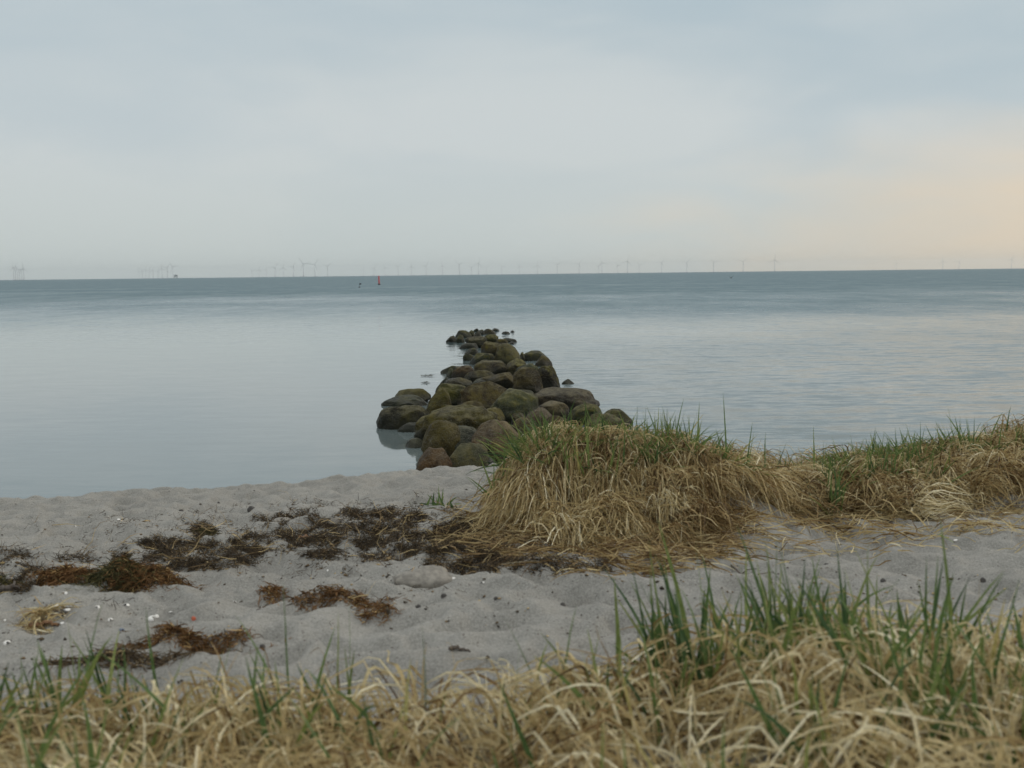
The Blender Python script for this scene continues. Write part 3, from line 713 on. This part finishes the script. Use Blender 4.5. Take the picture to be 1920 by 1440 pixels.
pts = np.concatenate([ell(6000, 690, 1005, 235, 48, -.35), ell(3000, 880, 1025, 120, 50, -.5), ell(900, 560, 975, 90, 20), ell(2800, 350, 1040, 150, 32, -.3),
                      ell(900, 480, 1035, 70, 26, .0), ell(500, 190, 1060, 120, 22, .1), ell(330, 380, 998, 26, 13, -.4), ell(500, 30, 1060, 60, 25, -.1),
                      ell(380, 20, 1100, 45, 16, -.3), ell(300, 640, 950, 200, 14, .35), ell(900, 1000, 1060, 160, 22, -.3), ell(500, 760, 960, 120, 18, .1),
                      ell(900, 300, 1000, 330, 60, .55, 9), ell(2400, 520, 1020, 460, 70, .25, 11), ell(500, 650, 1120, 420, 60, .85, 9), ell(400, 150, 1170, 220, 60, .7, 9)])
w1 = strands(pts, 1, (.010, .050), (.001, .0032), liftmax=.016, flat=.12, rn0=.33, rs=.22)
pk = pts[rng.uniform(0, 1, len(pts)) < .02]
w2 = strands(pk, 1, (.05, .18), (.002, .004), flat=.25, rn0=.9, rs=.1)
o = blade_obj('seaweed_wrack', [w1[0], w2[0]], M_WRACK, [w1[1], w2[1]])
tag(o, 'dark brown dried seaweed and straw strewn in a band over the sand', None, None, 'stuff')

def heap(cx, cy, rx, ry, hgt, n, material, label, name='seaweed_heap', cat='seaweed', second=None, lenr=(.02, .07), grp='seaweed piles on the sand'):
    """a heap of seaweed: lumpy core under a coat of curled strands"""
    c0 = hit(np.array([cx]), np.array([cy]))[0]; px = c0[1] / F
    ax, ay = rx * px, max(ry * px * 2.6, .05)
    def top(x, y):
        r2 = (x / ax) ** 2 + (y / ay) ** 2
        return np.maximum(0, 1 - r2) ** .8 * hgt * (.8 + .35 * vnoise(x * 16 + cx, y * 16, 7)) + .018 * vnoise(x * 45, y * 45 + cx, 9) * (r2 < 1)
    n_ = 40; g_ = np.linspace(-1, 1, n_)
    U, Vv = np.meshgrid(g_, g_)
    sq = U * np.sqrt(1 - Vv ** 2 / 2) * ax; sv = Vv * np.sqrt(1 - U ** 2 / 2) * ay
    zz = H(c0[0] + sq, c0[1] + sv, False) + top(sq, sv) - .012 - c0[2]
    sq = sq * .85; sv = sv * .85
    Vc = np.stack([sq, sv, zz], -1).reshape(-1, 3); Qc = grid_quads(n_, n_)
    if hgt < .04: Vc = Vc[:0]; Qc = Qc[:0]
    a = rng.uniform(0, 6.28, n); r = np.sqrt(rng.uniform(0, 1.15, n))
    r = np.where(rng.uniform(0, 1, n) < .35, np.minimum(np.abs(rng.normal(0, .75, n)), 1.6 if hgt > .04 or rx > 60 else 1.0), r); x = ax * r * np.cos(a); y = ay * r * np.sin(a)
    root = np.stack([x, y, H(c0[0] + x, c0[1] + y, False) + top(x, y) - c0[2]], -1)
    b = rng.uniform(0, 6.28, n); d0 = np.stack([np.cos(b), np.sin(b), rng.uniform(-.1, .45, n)], -1)
    V, Q, t = blades(root, d0, rng.uniform(*lenr, n), rng.uniform(.002, .005, n), 5, rng.uniform(.15, .6, n), ground=False, kink=.28)
    V[:, 2] = np.maximum(V[:, 2], H(c0[0] + V[:, 0], c0[1] + V[:, 1], False) - c0[2] + .002)
    rn = np.clip(rng.normal(.5, .27, n), 0, 1)
    me = np_mesh(name, np.concatenate([Vc, V]), np.concatenate([Qc, Q + len(Vc)]), {'rnd': np.concatenate([np.full(len(Vc), .25), np.repeat(rn, len(V) // n)])})
    o = link(name, me, material); o.location = c0
    if second:
        me.materials.append(second)
        idx = np.zeros(len(me.polygons), np.int32); nb = len(Qc)
        pick = (x < -.1 * ax + rng.normal(0, .35 * ax, n)) & (y < .35 * ay)
        idx[nb:nb + n * 5] = np.repeat(pick, 5); me.polygons.foreach_set('material_index', idx)
    tag(o, label, cat, grp)
heap(255, 1098, 96, 20, .06, 3600, M_RUST, 'largest seaweed heap, rust coloured with a dark green left side', second=M_DARKGREEN)
heap(118, 1088, 58, 13, .045, 1600, M_RUST, 'smaller rust coloured seaweed heap left of the largest one')
heap(630, 1112, 84, 10, .012, 1000, M_RUST, 'flat golden brown seaweed strip on the open sand, front centre', lenr=(.015, .05))
heap(512, 1113, 24, 8, .02, 240, M_RUST, 'small brown seaweed scrap left of the golden brown strip', lenr=(.02, .06))
heap(345, 1200, 125, 9, .014, 1300, M_RUST, 'long rust coloured seaweed strip behind the front left grass', lenr=(.015, .05))
heap(230, 1236, 150, 10, .02, 900, M_WRACK, 'thin brown seaweed strip just behind the front left grass', lenr=(.02, .08))
heap(705, 1140, 40, 8, .015, 260, M_RUST, 'faint brown seaweed scrap right of the golden brown strip', lenr=(.02, .06))
heap(80, 1160, 22, 20, .02, 220, M_DRY, 'twisted wisp of pale dry straw at the far left', lenr=(.06, .14))
heap(383, 1000, 22, 9, .03, 340, M_DARKGREEN, 'small dark seaweed tuft at the back of the wrack', lenr=(.02, .06))
heap(15, 1105, 50, 9, .03, 500, M_DARKGREEN, 'dark seaweed clump at the left picture edge', lenr=(.015, .05))
heap(437, 910, 9, 4, .03, 90, M_DARKGREEN, 'little seaweed tuft on the sand crest by the water', lenr=(.02, .05))

# crumbs of weed, grit
def crumbs(name, P, size, material, label):
    n = len(P)
    b = np.array([[1, 0, 0], [-1, 0, 0], [0, 1, 0], [0, -1, 0], [0, 0, .7], [0, 0, -.5]], float)
    fc = np.array([[0, 2, 4], [2, 1, 4], [1, 3, 4], [3, 0, 4], [2, 0, 5], [1, 2, 5], [3, 1, 5], [0, 3, 5]])
    a = rng.uniform(0, 6.28, n); s = size[:, None, None] * rng.uniform(.5, 1.3, (n, 6, 1))
    v = b[None] * s; v[:, :, 0] *= rng.uniform(.8, 2.4, (n, 1))
    ca, sa = np.cos(a)[:, None], np.sin(a)[:, None]
    V = np.stack([v[..., 0] * ca - v[..., 1] * sa, v[..., 0] * sa + v[..., 1] * ca, v[..., 2]], -1) + P[:, None, :]
    Q = (np.arange(n) * 6)[:, None, None] + fc[None]
    me = np_mesh(name, V.reshape(-1, 3), Q.reshape(-1, 3), {'rnd': np.repeat(rng.uniform(0, 1, n), 6)}, smooth=False)
    return tag(link(name, me, material), label, None, None, 'stuff')
Xc = rng.uniform(-20, 1920, 2600); Yc = 890 + 410 * rng.uniform(0, 1, 2600) ** .9
q = hit(Xc, Yc); k = vnoise(q[:, 0] * 1.8, q[:, 1] * 1.8, 131) + rng.normal(0, .5, len(q)) > .25
q = np.concatenate([q[k], pts[rng.uniform(0, 1, len(pts)) < .55]])
crumbs('beach_debris', q, rng.uniform(.0015, .0065, len(q)) * np.where(rng.uniform(0, 1, len(q)) < .06, 1.9, 1), M_WRACK, 'dark crumbs of dried weed and grit scattered over the sand')

# ------------------------------------------------------------------ shells, stones, wood
M_SHELL = m_plain('shell', (.74, .72, .68), .45, .12, 120)
M_MUSSEL = m_plain('mussel_shell', (.10, .13, .19), .35, .4, 90)
M_STONE = m_plain('pale_stone', (.195, .18, .155), .9, .3, 40)
M_DSTONE = m_plain('dark_stone', (.055, .05, .045), .7, .35, 40)
M_WOOD = m_plain('driftwood', (.16, .085, .04), .8, .45, 35)
M_TWIG = m_plain('twig', (.075, .058, .045), .8, .35, 60)
M_BRICK = m_plain('brick_crumb', (.42, .10, .05), .8, .2, 60)
def shell_mesh(w_):
    """ribbed cockle half: fan of ridges domed over an oval"""
    nr, na = 7, 29; V = []; Q = []
    for i in range(nr):
        t = i / (nr - 1)
        for j in range(na):
            a = -2.5 + 5.0 * j / (na - 1)
            rr = t * (1 + .03 * math.cos(j * math.pi)) * w_ / 2
            V.append((math.sin(a) * rr, math.cos(a) * rr * .92 - w_ * .12, math.sqrt(max(0, 1 - t * t)) * w_ * .28 + .03 * w_ * t * math.cos(j * math.pi)))
    return np_mesh('shell', np.array(V), grid_quads(nr, na))
def put(o, X, Y, sink=0.0):
    c0 = hit(np.array([float(X)]), np.array([float(Y)]))[0]; o.location = (c0[0], c0[1], c0[2] - sink); return c0
SG = 'white shells scattered on the sand'
SH = [(123, 1112, .020, 'white shell right below the smaller rust heap'), (106, 1137, .020, 'white shell, left one of a loose trio below the smaller heap'),
      (125, 1145, .024, 'largest white shell of a loose trio below the smaller heap'), (121, 1153, .018, 'greyish shell touching the largest of the trio'),
      (184, 1138, .016, 'small shell directly below the left foot of the largest heap'), (238, 1135, .022, 'bright shell below the middle of the largest heap'),
      (206, 1162, .018, 'shell on bare sand above the front left grass tips'), (283, 1160, .028, 'biggest bright white shell on bare sand below the largest heap'),
      (294, 1156, .022, 'cream shell touching the biggest bright white shell'), (320, 1143, .014, 'little shell right of the biggest bright white shell'),
      (117, 1169, .018, 'shell near the twisted straw wisp'), (9, 1163, .013, 'shell at the far left edge'),
      (141, 987, .016, 'tiny white shell on the back sand at left'), (223, 975, .024, 'oblong white shell lying on the back sand'),
      (490, 1140, .014, 'white shell by the thin stick in front of the golden strip'), (440, 1128, .012, 'white fleck of shell above the thin stick'),
      (552, 932, .014, 'white shell on the back sand above the wrack'), (850, 1085, .016, 'shell right of the half buried stone'),
      (835, 1068, .020, 'upright white shell splinter beside the half buried stone'), (615, 1070, .014, 'shell left of the half buried stone'),
      (1790, 1014, .022, 'pale shell on the right hand sand below the dune'), (905, 1093, .016, 'pale shell on the sand in front of the dune nose'),
      (12, 1205, .022, 'broken shell at the left edge behind the front grass')]
for X, Y, s_, lab in SH:
    o = link('shell', shell_mesh(s_ * 1.0), M_SHELL); put(o, X, Y); o.rotation_euler = (random.uniform(-.4, .4), random.uniform(-.4, .4), random.uniform(0, 6.28))
    tag(o, lab, 'shell', SG)
o = link('mussel_shell', shell_mesh(.024), M_MUSSEL); put(o, 228, 1182); o.scale = (.7, 1.3, 1); o.rotation_euler = (.2, .1, .7)
tag(o, 'blue grey mussel shell above the long rust coloured strip', 'shell')
def stone(X, Y, w_, h_, material, label, seed, sink=.35, name='stone', n=2.3, grp='stones lying on the beach'):
    o = link(name, boulder_mesh(seed, w_ / 2, w_ * .4, h_, n=n, rough=.12, cuts=4, sub=3), material)
    put(o, X, Y, h_ * sink * .4); o.rotation_euler = (0, 0, random.uniform(-.4, .4)); return tag(o, label, 'stone', grp)
stone(795, 1076, .22, .045, M_STONE, 'smooth pale stone half buried in sand at the wrack edge', 301, 1.0)
stone(532, 978, .11, .03, M_STONE, 'pale flat stone at the left end of the wrack band', 302)
stone(626, 985, .07, .04, M_STONE, 'pale angular stone sticking out of the wrack', 303)
stone(715, 955, .11, .035, M_STONE, 'pale rounded stone at the back of the wrack', 312, .8)
stone(600, 1000, .06, .02, M_STONE, 'small pale stone in the middle of the wrack', 313)
DS = [(471, 955, .045, .022, 'black stone on the sand above the left end of the wrack'), (340, 957, .03, .012, 'flat dark pebble on the back sand, left'),
      (350, 978, .03, .010, 'dark pebble below the flat one on the back sand'), (410, 943, .018, .01, 'small dark pebble highest on the back sand'),
      (727, 1147, .022, .012, 'black pebble beside the faint brown scrap'), (784, 1139, .022, .013, 'black pebble left of two on the middle sand'),
      (833, 1118, .022, .012, 'black pebble highest on the middle sand'), (930, 1123, .014, .01, 'small dark pebble on the middle sand, near the centre'),
      (1550, 1061, .022, .013, 'dark pebble on the right sand left of the tall blade'), (1656, 1090, .020, .014, 'dark pebble on the right sand between the tall blades'),
      (1843, 1091, .020, .013, 'dark pebble far right on the trampled sand'), (1910, 1163, .035, .02, 'dark stone at the right edge behind the grass'),
      (1055, 1135, .018, .011, 'dark pebble left of the right front clump'), (492, 1213, .018, .011, 'dark pebble below the long rust strip, right end')]
for i, (X, Y, w_, h_, lab) in enumerate(DS): stone(X, Y, w_, h_, M_DSTONE, lab, 320 + i, grp='dark pebbles on the sand')
o = stone(363, 1163, .016, .010, M_BRICK, 'tiny brick red crumb on the bare sand left of centre', 340)

def stick(pts_px, r, material, name, label, cat='stick', side=None):
    P3 = hit(np.array([p[0] for p in pts_px], float), np.array([p[1] for p in pts_px], float)); P3[:, 2] += r * .8
    c0 = P3[0].copy(); bm = bmesh.new(); ring = []
    def tube(P, r0, r1):
        prev = None
        for i, p in enumerate(P):
            tg = Vector(P[min(i + 1, len(P) - 1)] - P[max(i - 1, 0)]).normalized()
            s1 = tg.cross(Vector((0, 0, 1))).normalized(); s2 = s1.cross(tg); rr = r0 + (r1 - r0) * i / (len(P) - 1)
            rr *= random.uniform(.85, 1.15)
            cur = [bm.verts.new(Vector(p - c0) + (s1 * math.cos(k * math.pi / 3) + s2 * math.sin(k * math.pi / 3)) * rr) for k in range(6)]
            if prev:
                for k in range(6): bm.faces.new((prev[k], prev[(k + 1) % 6], cur[(k + 1) % 6], cur[k]))
            else: bm.faces.new(cur[::-1])
            prev = cur
        bm.faces.new(prev)
    tt = np.linspace(0, 1, 14); src = np.linspace(0, 1, len(P3))
    P = np.stack([np.interp(tt, src, P3[:, k]) for k in range(3)], -1) + rng.normal(0, r * .35, (14, 3))
    tube(P, r, r * .4)
    if side is not None:
        S3 = hit(np.array([p[0] for p in side], float), np.array([p[1] for p in side], float)); S3[:, 2] += r
        tube(S3, r * .6, r * .3)
    bmesh.ops.recalc_face_normals(bm, faces=bm.faces)
    me = bpy.data.meshes.new(name); bm.to_mesh(me); bm.free()
    o = link(name, me, material); o.location = c0; return tag(o, label, cat)
stick([(1372, 1068), (1390, 1078), (1420, 1079), (1450, 1074)], .004, M_TWIG, 'twig', 'dark forked twig on the sand in front of the dune', 'twig', [(1392, 1077), (1400, 1070), (1418, 1068)])
stick([(452, 1176), (468, 1160), (490, 1140)], .003, M_TWIG, 'twig', 'thin straight twig on bare sand above the long rust strip', 'twig')
stick([(50, 1180), (75, 1176), (110, 1175)], .012, M_WOOD, 'driftwood', 'dark brown driftwood sliver under the straw wisp at the far left', 'driftwood')
stick([(0, 1112), (20, 1108), (42, 1104)], .013, M_TWIG, 'driftwood', 'black driftwood piece with an upright stub at the left edge', 'driftwood', [(25, 1107), (28, 1096)])
stick([(560, 1010), (580, 1007), (598, 1010)], .010, M_WOOD, 'driftwood', 'small orange brown driftwood piece in the wrack', 'driftwood')
stick([(845, 1218), (860, 1219), (880, 1222)], .006, M_TWIG, 'driftwood', 'dark flat splinter on the sand behind the lone straight blade', 'driftwood')
stick([(145, 1246), (185, 1242), (212, 1238)], .006, M_WOOD, 'driftwood', 'pale brown splinter behind the front left tufts', 'driftwood')
# green reed leaf fallen on the right-hand sand
fl = hit(np.array([1760., 1785., 1805.]), np.array([1010., 1024., 1040.]))
V, Q, t = blades(np.zeros((1, 3)), (fl[2] - fl[0])[None] + np.array([[0, 0, .02]]), np.array([.17]), np.array([.012]), 6, np.array([.02]), ground=False)
o = blade_obj('fallen_leaf', [(V, Q, t)], M_GREEN, [np.array([.6])]); o.location = fl[0] + np.array([0, 0, .02])
tag(o, 'single green blade lying on the sand at right', 'grass blade')

# scraps floating left of the groyne
for X, Y, s_, lab in [(797, 705, .10, 'dark weed scrap afloat left of the groyne, upper left one'), (806, 705, .12, 'dark weed scrap afloat left of the groyne, upper right one'), (797, 718, .14, 'dark weed scrap afloat left of the groyne, lowest one')]:
    d = CAMZ * F / (Y - horizon(X)); n = 14
    a = rng.uniform(0, 6.28, n)
    V, Q, t = blades(rng.normal(0, s_ * .25, (n, 3)) * np.array([1, .7, 0]), np.stack([np.cos(a), np.sin(a), 0 * a], -1), rng.uniform(.05, s_, n), rng.uniform(.008, .016, n), 4, np.zeros(n), ground=False, kink=.15)
    V[:, 2] = np.clip(V[:, 2], -.004, .02) + .008
    o = blade_obj('floating_weed', [(V, Q, t)], M_DARKGREEN, [rng.uniform(0, .5, n)]); p = at(X, Y, d); o.location = (p[0], p[1], .004)
    tag(o, lab, 'seaweed', 'weed scraps floating by the groyne')

# ------------------------------------------------------------------ red marker pole, net marker, bird
def bm_obj(name, bm, material, parent=None, smooth=True):
    if smooth:
        for f in bm.faces: f.smooth = True
    me = bpy.data.meshes.new(name); bm.to_mesh(me); bm.free(); return link(name, me, material, parent)
def lathe(bm, prof, seg=16):
    rings = []
    for r, z in prof: rings.append([bm.verts.new((r * math.cos(6.28318 * k / seg), r * math.sin(6.28318 * k / seg), z)) for k in range(seg)])
    for a, b in zip(rings, rings[1:]):
        for k in range(seg): bm.faces.new((a[k], a[(k + 1) % seg], b[(k + 1) % seg], b[k]))
    bm.faces.new(rings[0][::-1]); bm.faces.new(rings[-1])
def empty(name, loc, rz=0):
    o = bpy.data.objects.new(name, None); COL.objects.link(o); o.location = loc; o.rotation_euler = (0, 0, rz); return o
M_RED = m_plain('red_paint', (.42, .045, .05), .5, .2, 4); M_BLACK = m_plain('black_plastic', (.02, .02, .02), .5, .2, 20)
M_BIRD = m_plain('bird_plumage', (.02, .02, .022), .7, .3, 9); M_TURB = m_plain('turbine_paint', (.42, .43, .45), .5, .03, .2)
d = CAMZ * F / (534 - horizon(711)); p = at(711, 534, d); hgt = (534 - 517) * d / F
r_ = empty('spar_buoy', (p[0], d, 0)); tag(r_, 'red spar buoy standing upright in the sea far out', 'buoy')
bm = bmesh.new(); lathe(bm, [(.20, -1), (.20, .12), (.15, .25), (.13, hgt * .96), (.09, hgt)]); s1 = bm_obj('pole', bm, M_RED, r_); r_.rotation_euler = (0, -.02, 0)
bm = bmesh.new(); lathe(bm, [(.26, -.3), (.27, .0), (.25, .22), (.17, .26)]); bm_obj('collar', bm, M_BLACK, r_)
d = CAMZ * F / (539 - horizon(674)); p = at(674, 539, d); hgt = 8 * d / F
r_ = empty('net_marker', (p[0], d, 0)); tag(r_, 'small dark fishing net marker left of the red spar buoy', 'net marker')
bm = bmesh.new(); lathe(bm, [(.05, -.12), (.15, -.05), (.17, .03), (.12, .12), (.04, .16)]); bm_obj('float', bm, M_BLACK, r_)
bm = bmesh.new(); lathe(bm, [(.012, .1), (.010, hgt)]); bm_obj('pole', bm, M_BLACK, r_)
bm = bmesh.new(); bmesh.ops.create_grid(bm, x_segments=6, y_segments=3, size=.5)
for v in bm.verts: v.co = Vector((v.co.x * .28 + .13, .03 * math.sin(v.co.x * 6), v.co.y * .22 + hgt - .11))
fl_ = bm_obj('flag', bm, M_BLACK, r_); sm = fl_.modifiers.new('thick', 'SOLIDIFY'); sm.thickness = .01
# bird: one body with raised wings
d = 175.0; p = at(1371, 521, d)
bm = bmesh.new()
segs = [(-.34, .010), (-.24, .05), (-.08, .095), (.10, .085), (.20, .045), (.30, .05), (.36, .03), (.44, .008)]
rings = []
for x_, r0 in segs: rings.append([bm.verts.new((x_, r0 * math.cos(6.283 * k / 10), r0 * .9 * math.sin(6.283 * k / 10) + .04 * max(0, x_))) for k in range(10)])
for a, b in zip(rings, rings[1:]):
    for k in range(10): bm.faces.new((a[k], a[(k + 1) % 10], b[(k + 1) % 10], b[k]))
bm.faces.new(rings[0][::-1]); bm.faces.new(rings[-1])
for sgn in (1, -1):
    prev = None
    for i in range(7):
        t = i / 6; ch = .22 * (1 - t) ** .6 + .02; yy = sgn * (.04 + .42 * t); zz = .05 + .36 * t ** .8; th = .02 * (1 - t) + .004
        cur = [bm.verts.new((ch * .5 - .06 * t, yy, zz)), bm.verts.new((0, yy, zz + th)), bm.verts.new((-ch * .6 - .10 * t, yy, zz)), bm.verts.new((0, yy, zz - th))]
        if prev:
            for k in range(4): bm.faces.new((prev[k], prev[(k + 1) % 4], cur[(k + 1) % 4], cur[k]))
        prev = cur
    bm.faces.new(prev)
bmesh.ops.recalc_face_normals(bm, faces=bm.faces)
o = bm_obj('bird', bm, M_BIRD); o.location = p; o.rotation_euler = (0, 0, R(70)); tag(o, 'dark seabird flying low over the water with raised wings', 'bird')

# ------------------------------------------------------------------ wind farm on the horizon
HUB = 80.0
def tower_mesh():
    bm = bmesh.new(); lathe(bm, [(2.5, -1), (2.5, 9), (2.0, 9.2), (1.2, HUB - 1.5)], 12); me = bpy.data.meshes.new('tower'); [setattr(f, 'smooth', True) for f in bm.faces]; bm.to_mesh(me); bm.free(); return me
def nacelle_mesh():
    bm = bmesh.new(); bmesh.ops.create_cube(bm, size=1)
    for v in bm.verts: v.co = Vector((v.co.x * 3.0, v.co.y * 8, v.co.z * 2.8))
    bmesh.ops.bevel(bm, geom=bm.edges[:], offset=.6, segments=2, affect='EDGES'); me = bpy.data.meshes.new('nacelle'); bm.to_mesh(me); bm.free(); return me
def blade_mesh(L=46):
    V = []; n = 10
    for i in range(n):
        t = i / (n - 1); ch = (.8 + 1.5 * min(1, t * 5)) * (1 - .82 * t) + .2 if t > 0 else 2.0; th = .9 * (1 - t) + .12
        tw = .35 * (1 - t)
        for k in range(8):
            a = 6.28318 * k / 8; x = ch / 2 * math.cos(a); y = th / 2 * math.sin(a)
            V.append((x * math.cos(tw) - y * math.sin(tw), x * math.sin(tw) + y * math.cos(tw), 1.2 + t * L))
    Q = [[i * 8 + k, i * 8 + (k + 1) % 8, (i + 1) * 8 + (k + 1) % 8, (i + 1) * 8 + k] for i in range(n - 1) for k in range(8)]
    return np_mesh('blade', np.array(V), np.array(Q))
def hub_mesh():
    bm = bmesh.new(); bmesh.ops.create_uvsphere(bm, u_segments=12, v_segments=8, radius=1.8)
    for v in bm.verts: v.co.y *= 1.3
    me = bpy.data.meshes.new('hub'); bm.to_mesh(me); bm.free(); return me
TM, NM, BMh, HM = tower_mesh(), nacelle_mesh(), blade_mesh(), hub_mesh()
for me in (TM, NM, BMh, HM): me.materials.append(M_TURB)
proto = empty('wind_turbine', (0, 0, 0))
tag(proto, 'x', 'wind turbine', 'wind turbines along the horizon')
def child(name, me, par):
    o = bpy.data.objects.new(name, me); COL.objects.link(o); o.parent = par; return o
child('tower', TM, proto); c2 = child('nacelle', NM, proto); c2.location = (0, 0, HUB)
c3 = child('rotor', HM, proto); c3.location = (0, -5.5, HUB)
for k in range(3):
    b_ = child('blade', BMh, c3); b_.rotation_euler = (0, k * 2 * math.pi / 3, 0)
def copy_tree(o, par=None):
    c_ = o.copy(); COL.objects.link(c_); c_.parent = par
    for ch in list(o.children): copy_tree(ch, c_)
    return c_
TUR = [(105, 135), (119, 131), (134, 140), (149, 145), (165, 146), (181, 136)]
TUR = [(u / 4, 470 + v / 4, 'L') for u, v in TUR]
TUR += [(u / 4, 470 + v / 4, 'M') for u, v in [(1045, 158), (1070, 152), (1095, 152), (1120, 146), (1150, 150), (1187, 152), (1218, 136), (1258, 128), (1300, 122)]]
TUR += [(u / 4, 470 + v / 4, 'C') for u, v in [(1893, 152)]]
TUR += [(480 + u / 4, 470 + v / 4, 'C') for u, v in [(25, 146), (80, 146), (145, 128), (208, 130), (283, 122), (357, 100), (443, 104), (538, 118)]]
TUR += [(480 + u / 4, 470 + v / 4, 'R') for u, v in [(805, 150), (885, 132), (968, 128), (1068, 122), (1167, 120), (1277, 116), (1400, 116), (1527, 103), (1618, 128), (1670, 97), (1730, 128), (1845, 124)]]
TUR += [(960 + u / 4, 470 + v / 4, 'R') for u, v in [(57, 120), (190, 112), (340, 108), (503, 102), (650, 118), (675, 92), (793, 112), (866, 80), (955, 108), (1122, 92), (1310, 90), (1512, 88), (1733, 83)]]
TUR += [(1440 + u / 4, 470 + v / 4, 'R') for u, v in [(50, 70)]]
TUR += [(1440 + u / 4, 470 + v / 4, 'E') for u, v in [(963, 97), (1310, 80), (1432, 84), (1825, 68)]]
ORD = 'first second third fourth fifth sixth seventh eighth ninth tenth eleventh twelfth thirteenth fourteenth fifteenth sixteenth seventeenth eighteenth nineteenth twentieth'.split()
WHERE = {'L': ('faint wind turbine in the tight cluster at the far left horizon, %s from its left', 0), 'M': ('faint wind turbine in the group beside the offshore platform, %s from its left', 0),
         'C': ('pale wind turbine in the row left of the red spar buoy, %s from its left', 0), 'R': ('pale wind turbine, row right of the red buoy, %s', 0),
         'E': ('wind turbine against the warm glow at the right, %s from the left there', 0)}
cnt = {}; tot = {k: sum(1 for t in TUR if t[2] == k) for k in WHERE}
for i, (X, Y, gk) in enumerate(TUR):
    o = proto if i == 0 else copy_tree(proto)
    D_ = HUB * F / max(horizon(X) - Y + CAMZ * F / 9000, 4) ; D_ = min(D_, 14500)
    p = at(X, horizon(X), D_); o.location = (p[0], p[1], 0); o.rotation_euler = (0, 0, R(random.uniform(-35, 15)))
    rot = [c_ for c_ in o.children if c_.name.startswith('rotor')][0]; rot.rotation_euler = (0, random.uniform(0, 2.09), 0)
    j = cnt.get(gk, 0); cnt[gk] = j + 1
    if gk == 'R':
        s_ = ORD[j] + ' from the left' if j < tot[gk] / 2 else ORD[tot[gk] - 1 - j] + ' from the right'
        s_ = s_.replace('first from the', 'at the') + (' end' if s_.startswith('first') else '')
    else: s_ = ORD[j]
    o['label'] = WHERE[gk][0] % s_
# offshore transformer platform
X = 330; D_ = 8500.0; p = at(X, horizon(X), D_); k = D_ / F
r_ = empty('offshore_platform', (p[0], p[1], 0)); tag(r_, 'small boxy offshore platform on legs right of the left turbine group', 'platform')
M_PLAT = m_plain('platform_paint', (.14, .17, .19), .6, .2, .1)
bm = bmesh.new(); bmesh.ops.create_cube(bm, size=1)
for v in bm.verts: v.co = Vector((v.co.x * 5 * k, v.co.y * 5 * k, v.co.z * 3 * k + 4.6 * k))
bmesh.ops.bevel(bm, geom=bm.edges[:], offset=.6, segments=1, affect='EDGES'); bm_obj('deck_house', bm, M_PLAT, r_, False)
for sx, sy in ((-1, -1), (1, -1), (1, 1), (-1, 1)):
    bm = bmesh.new(); lathe(bm, [(1.6, -1), (1.6, 3.2 * k)], 8); l_ = bm_obj('leg', bm, M_PLAT, r_); l_.location = (sx * 1.9 * k, sy * 1.9 * k, 0)
bm = bmesh.new(); lathe(bm, [(1.0, 6.1 * k), (.6, 8 * k)], 8); bm_obj('mast', bm, M_PLAT, r_)

# ------------------------------------------------------------------ haze: even, thin air around everything
HZ = m = bpy.data.materials.new('haze_air'); m.use_nodes = True; t = NT(m.node_tree); t.n.clear()
pv = t.new('ShaderNodeVolumePrincipled'); pv.inputs['Color'].default_value = (.90, .95, .97, 1); pv.inputs['Density'].default_value = 3.7e-5; pv.inputs['Anisotropy'].default_value = .68
t.l.new(pv.outputs[0], t.new('ShaderNodeOutputMaterial').inputs['Volume'])
bm = bmesh.new(); bmesh.ops.create_cube(bm, size=1)
for v in bm.verts: v.co = Vector((v.co.x * 40000, v.co.y * 40000, 160 if v.co.z > 0 else -2.7))
o = bm_obj('haze', bm, HZ, None, False); tag(o, 'thin even sea haze fading the far turbines', None, None, 'stuff')
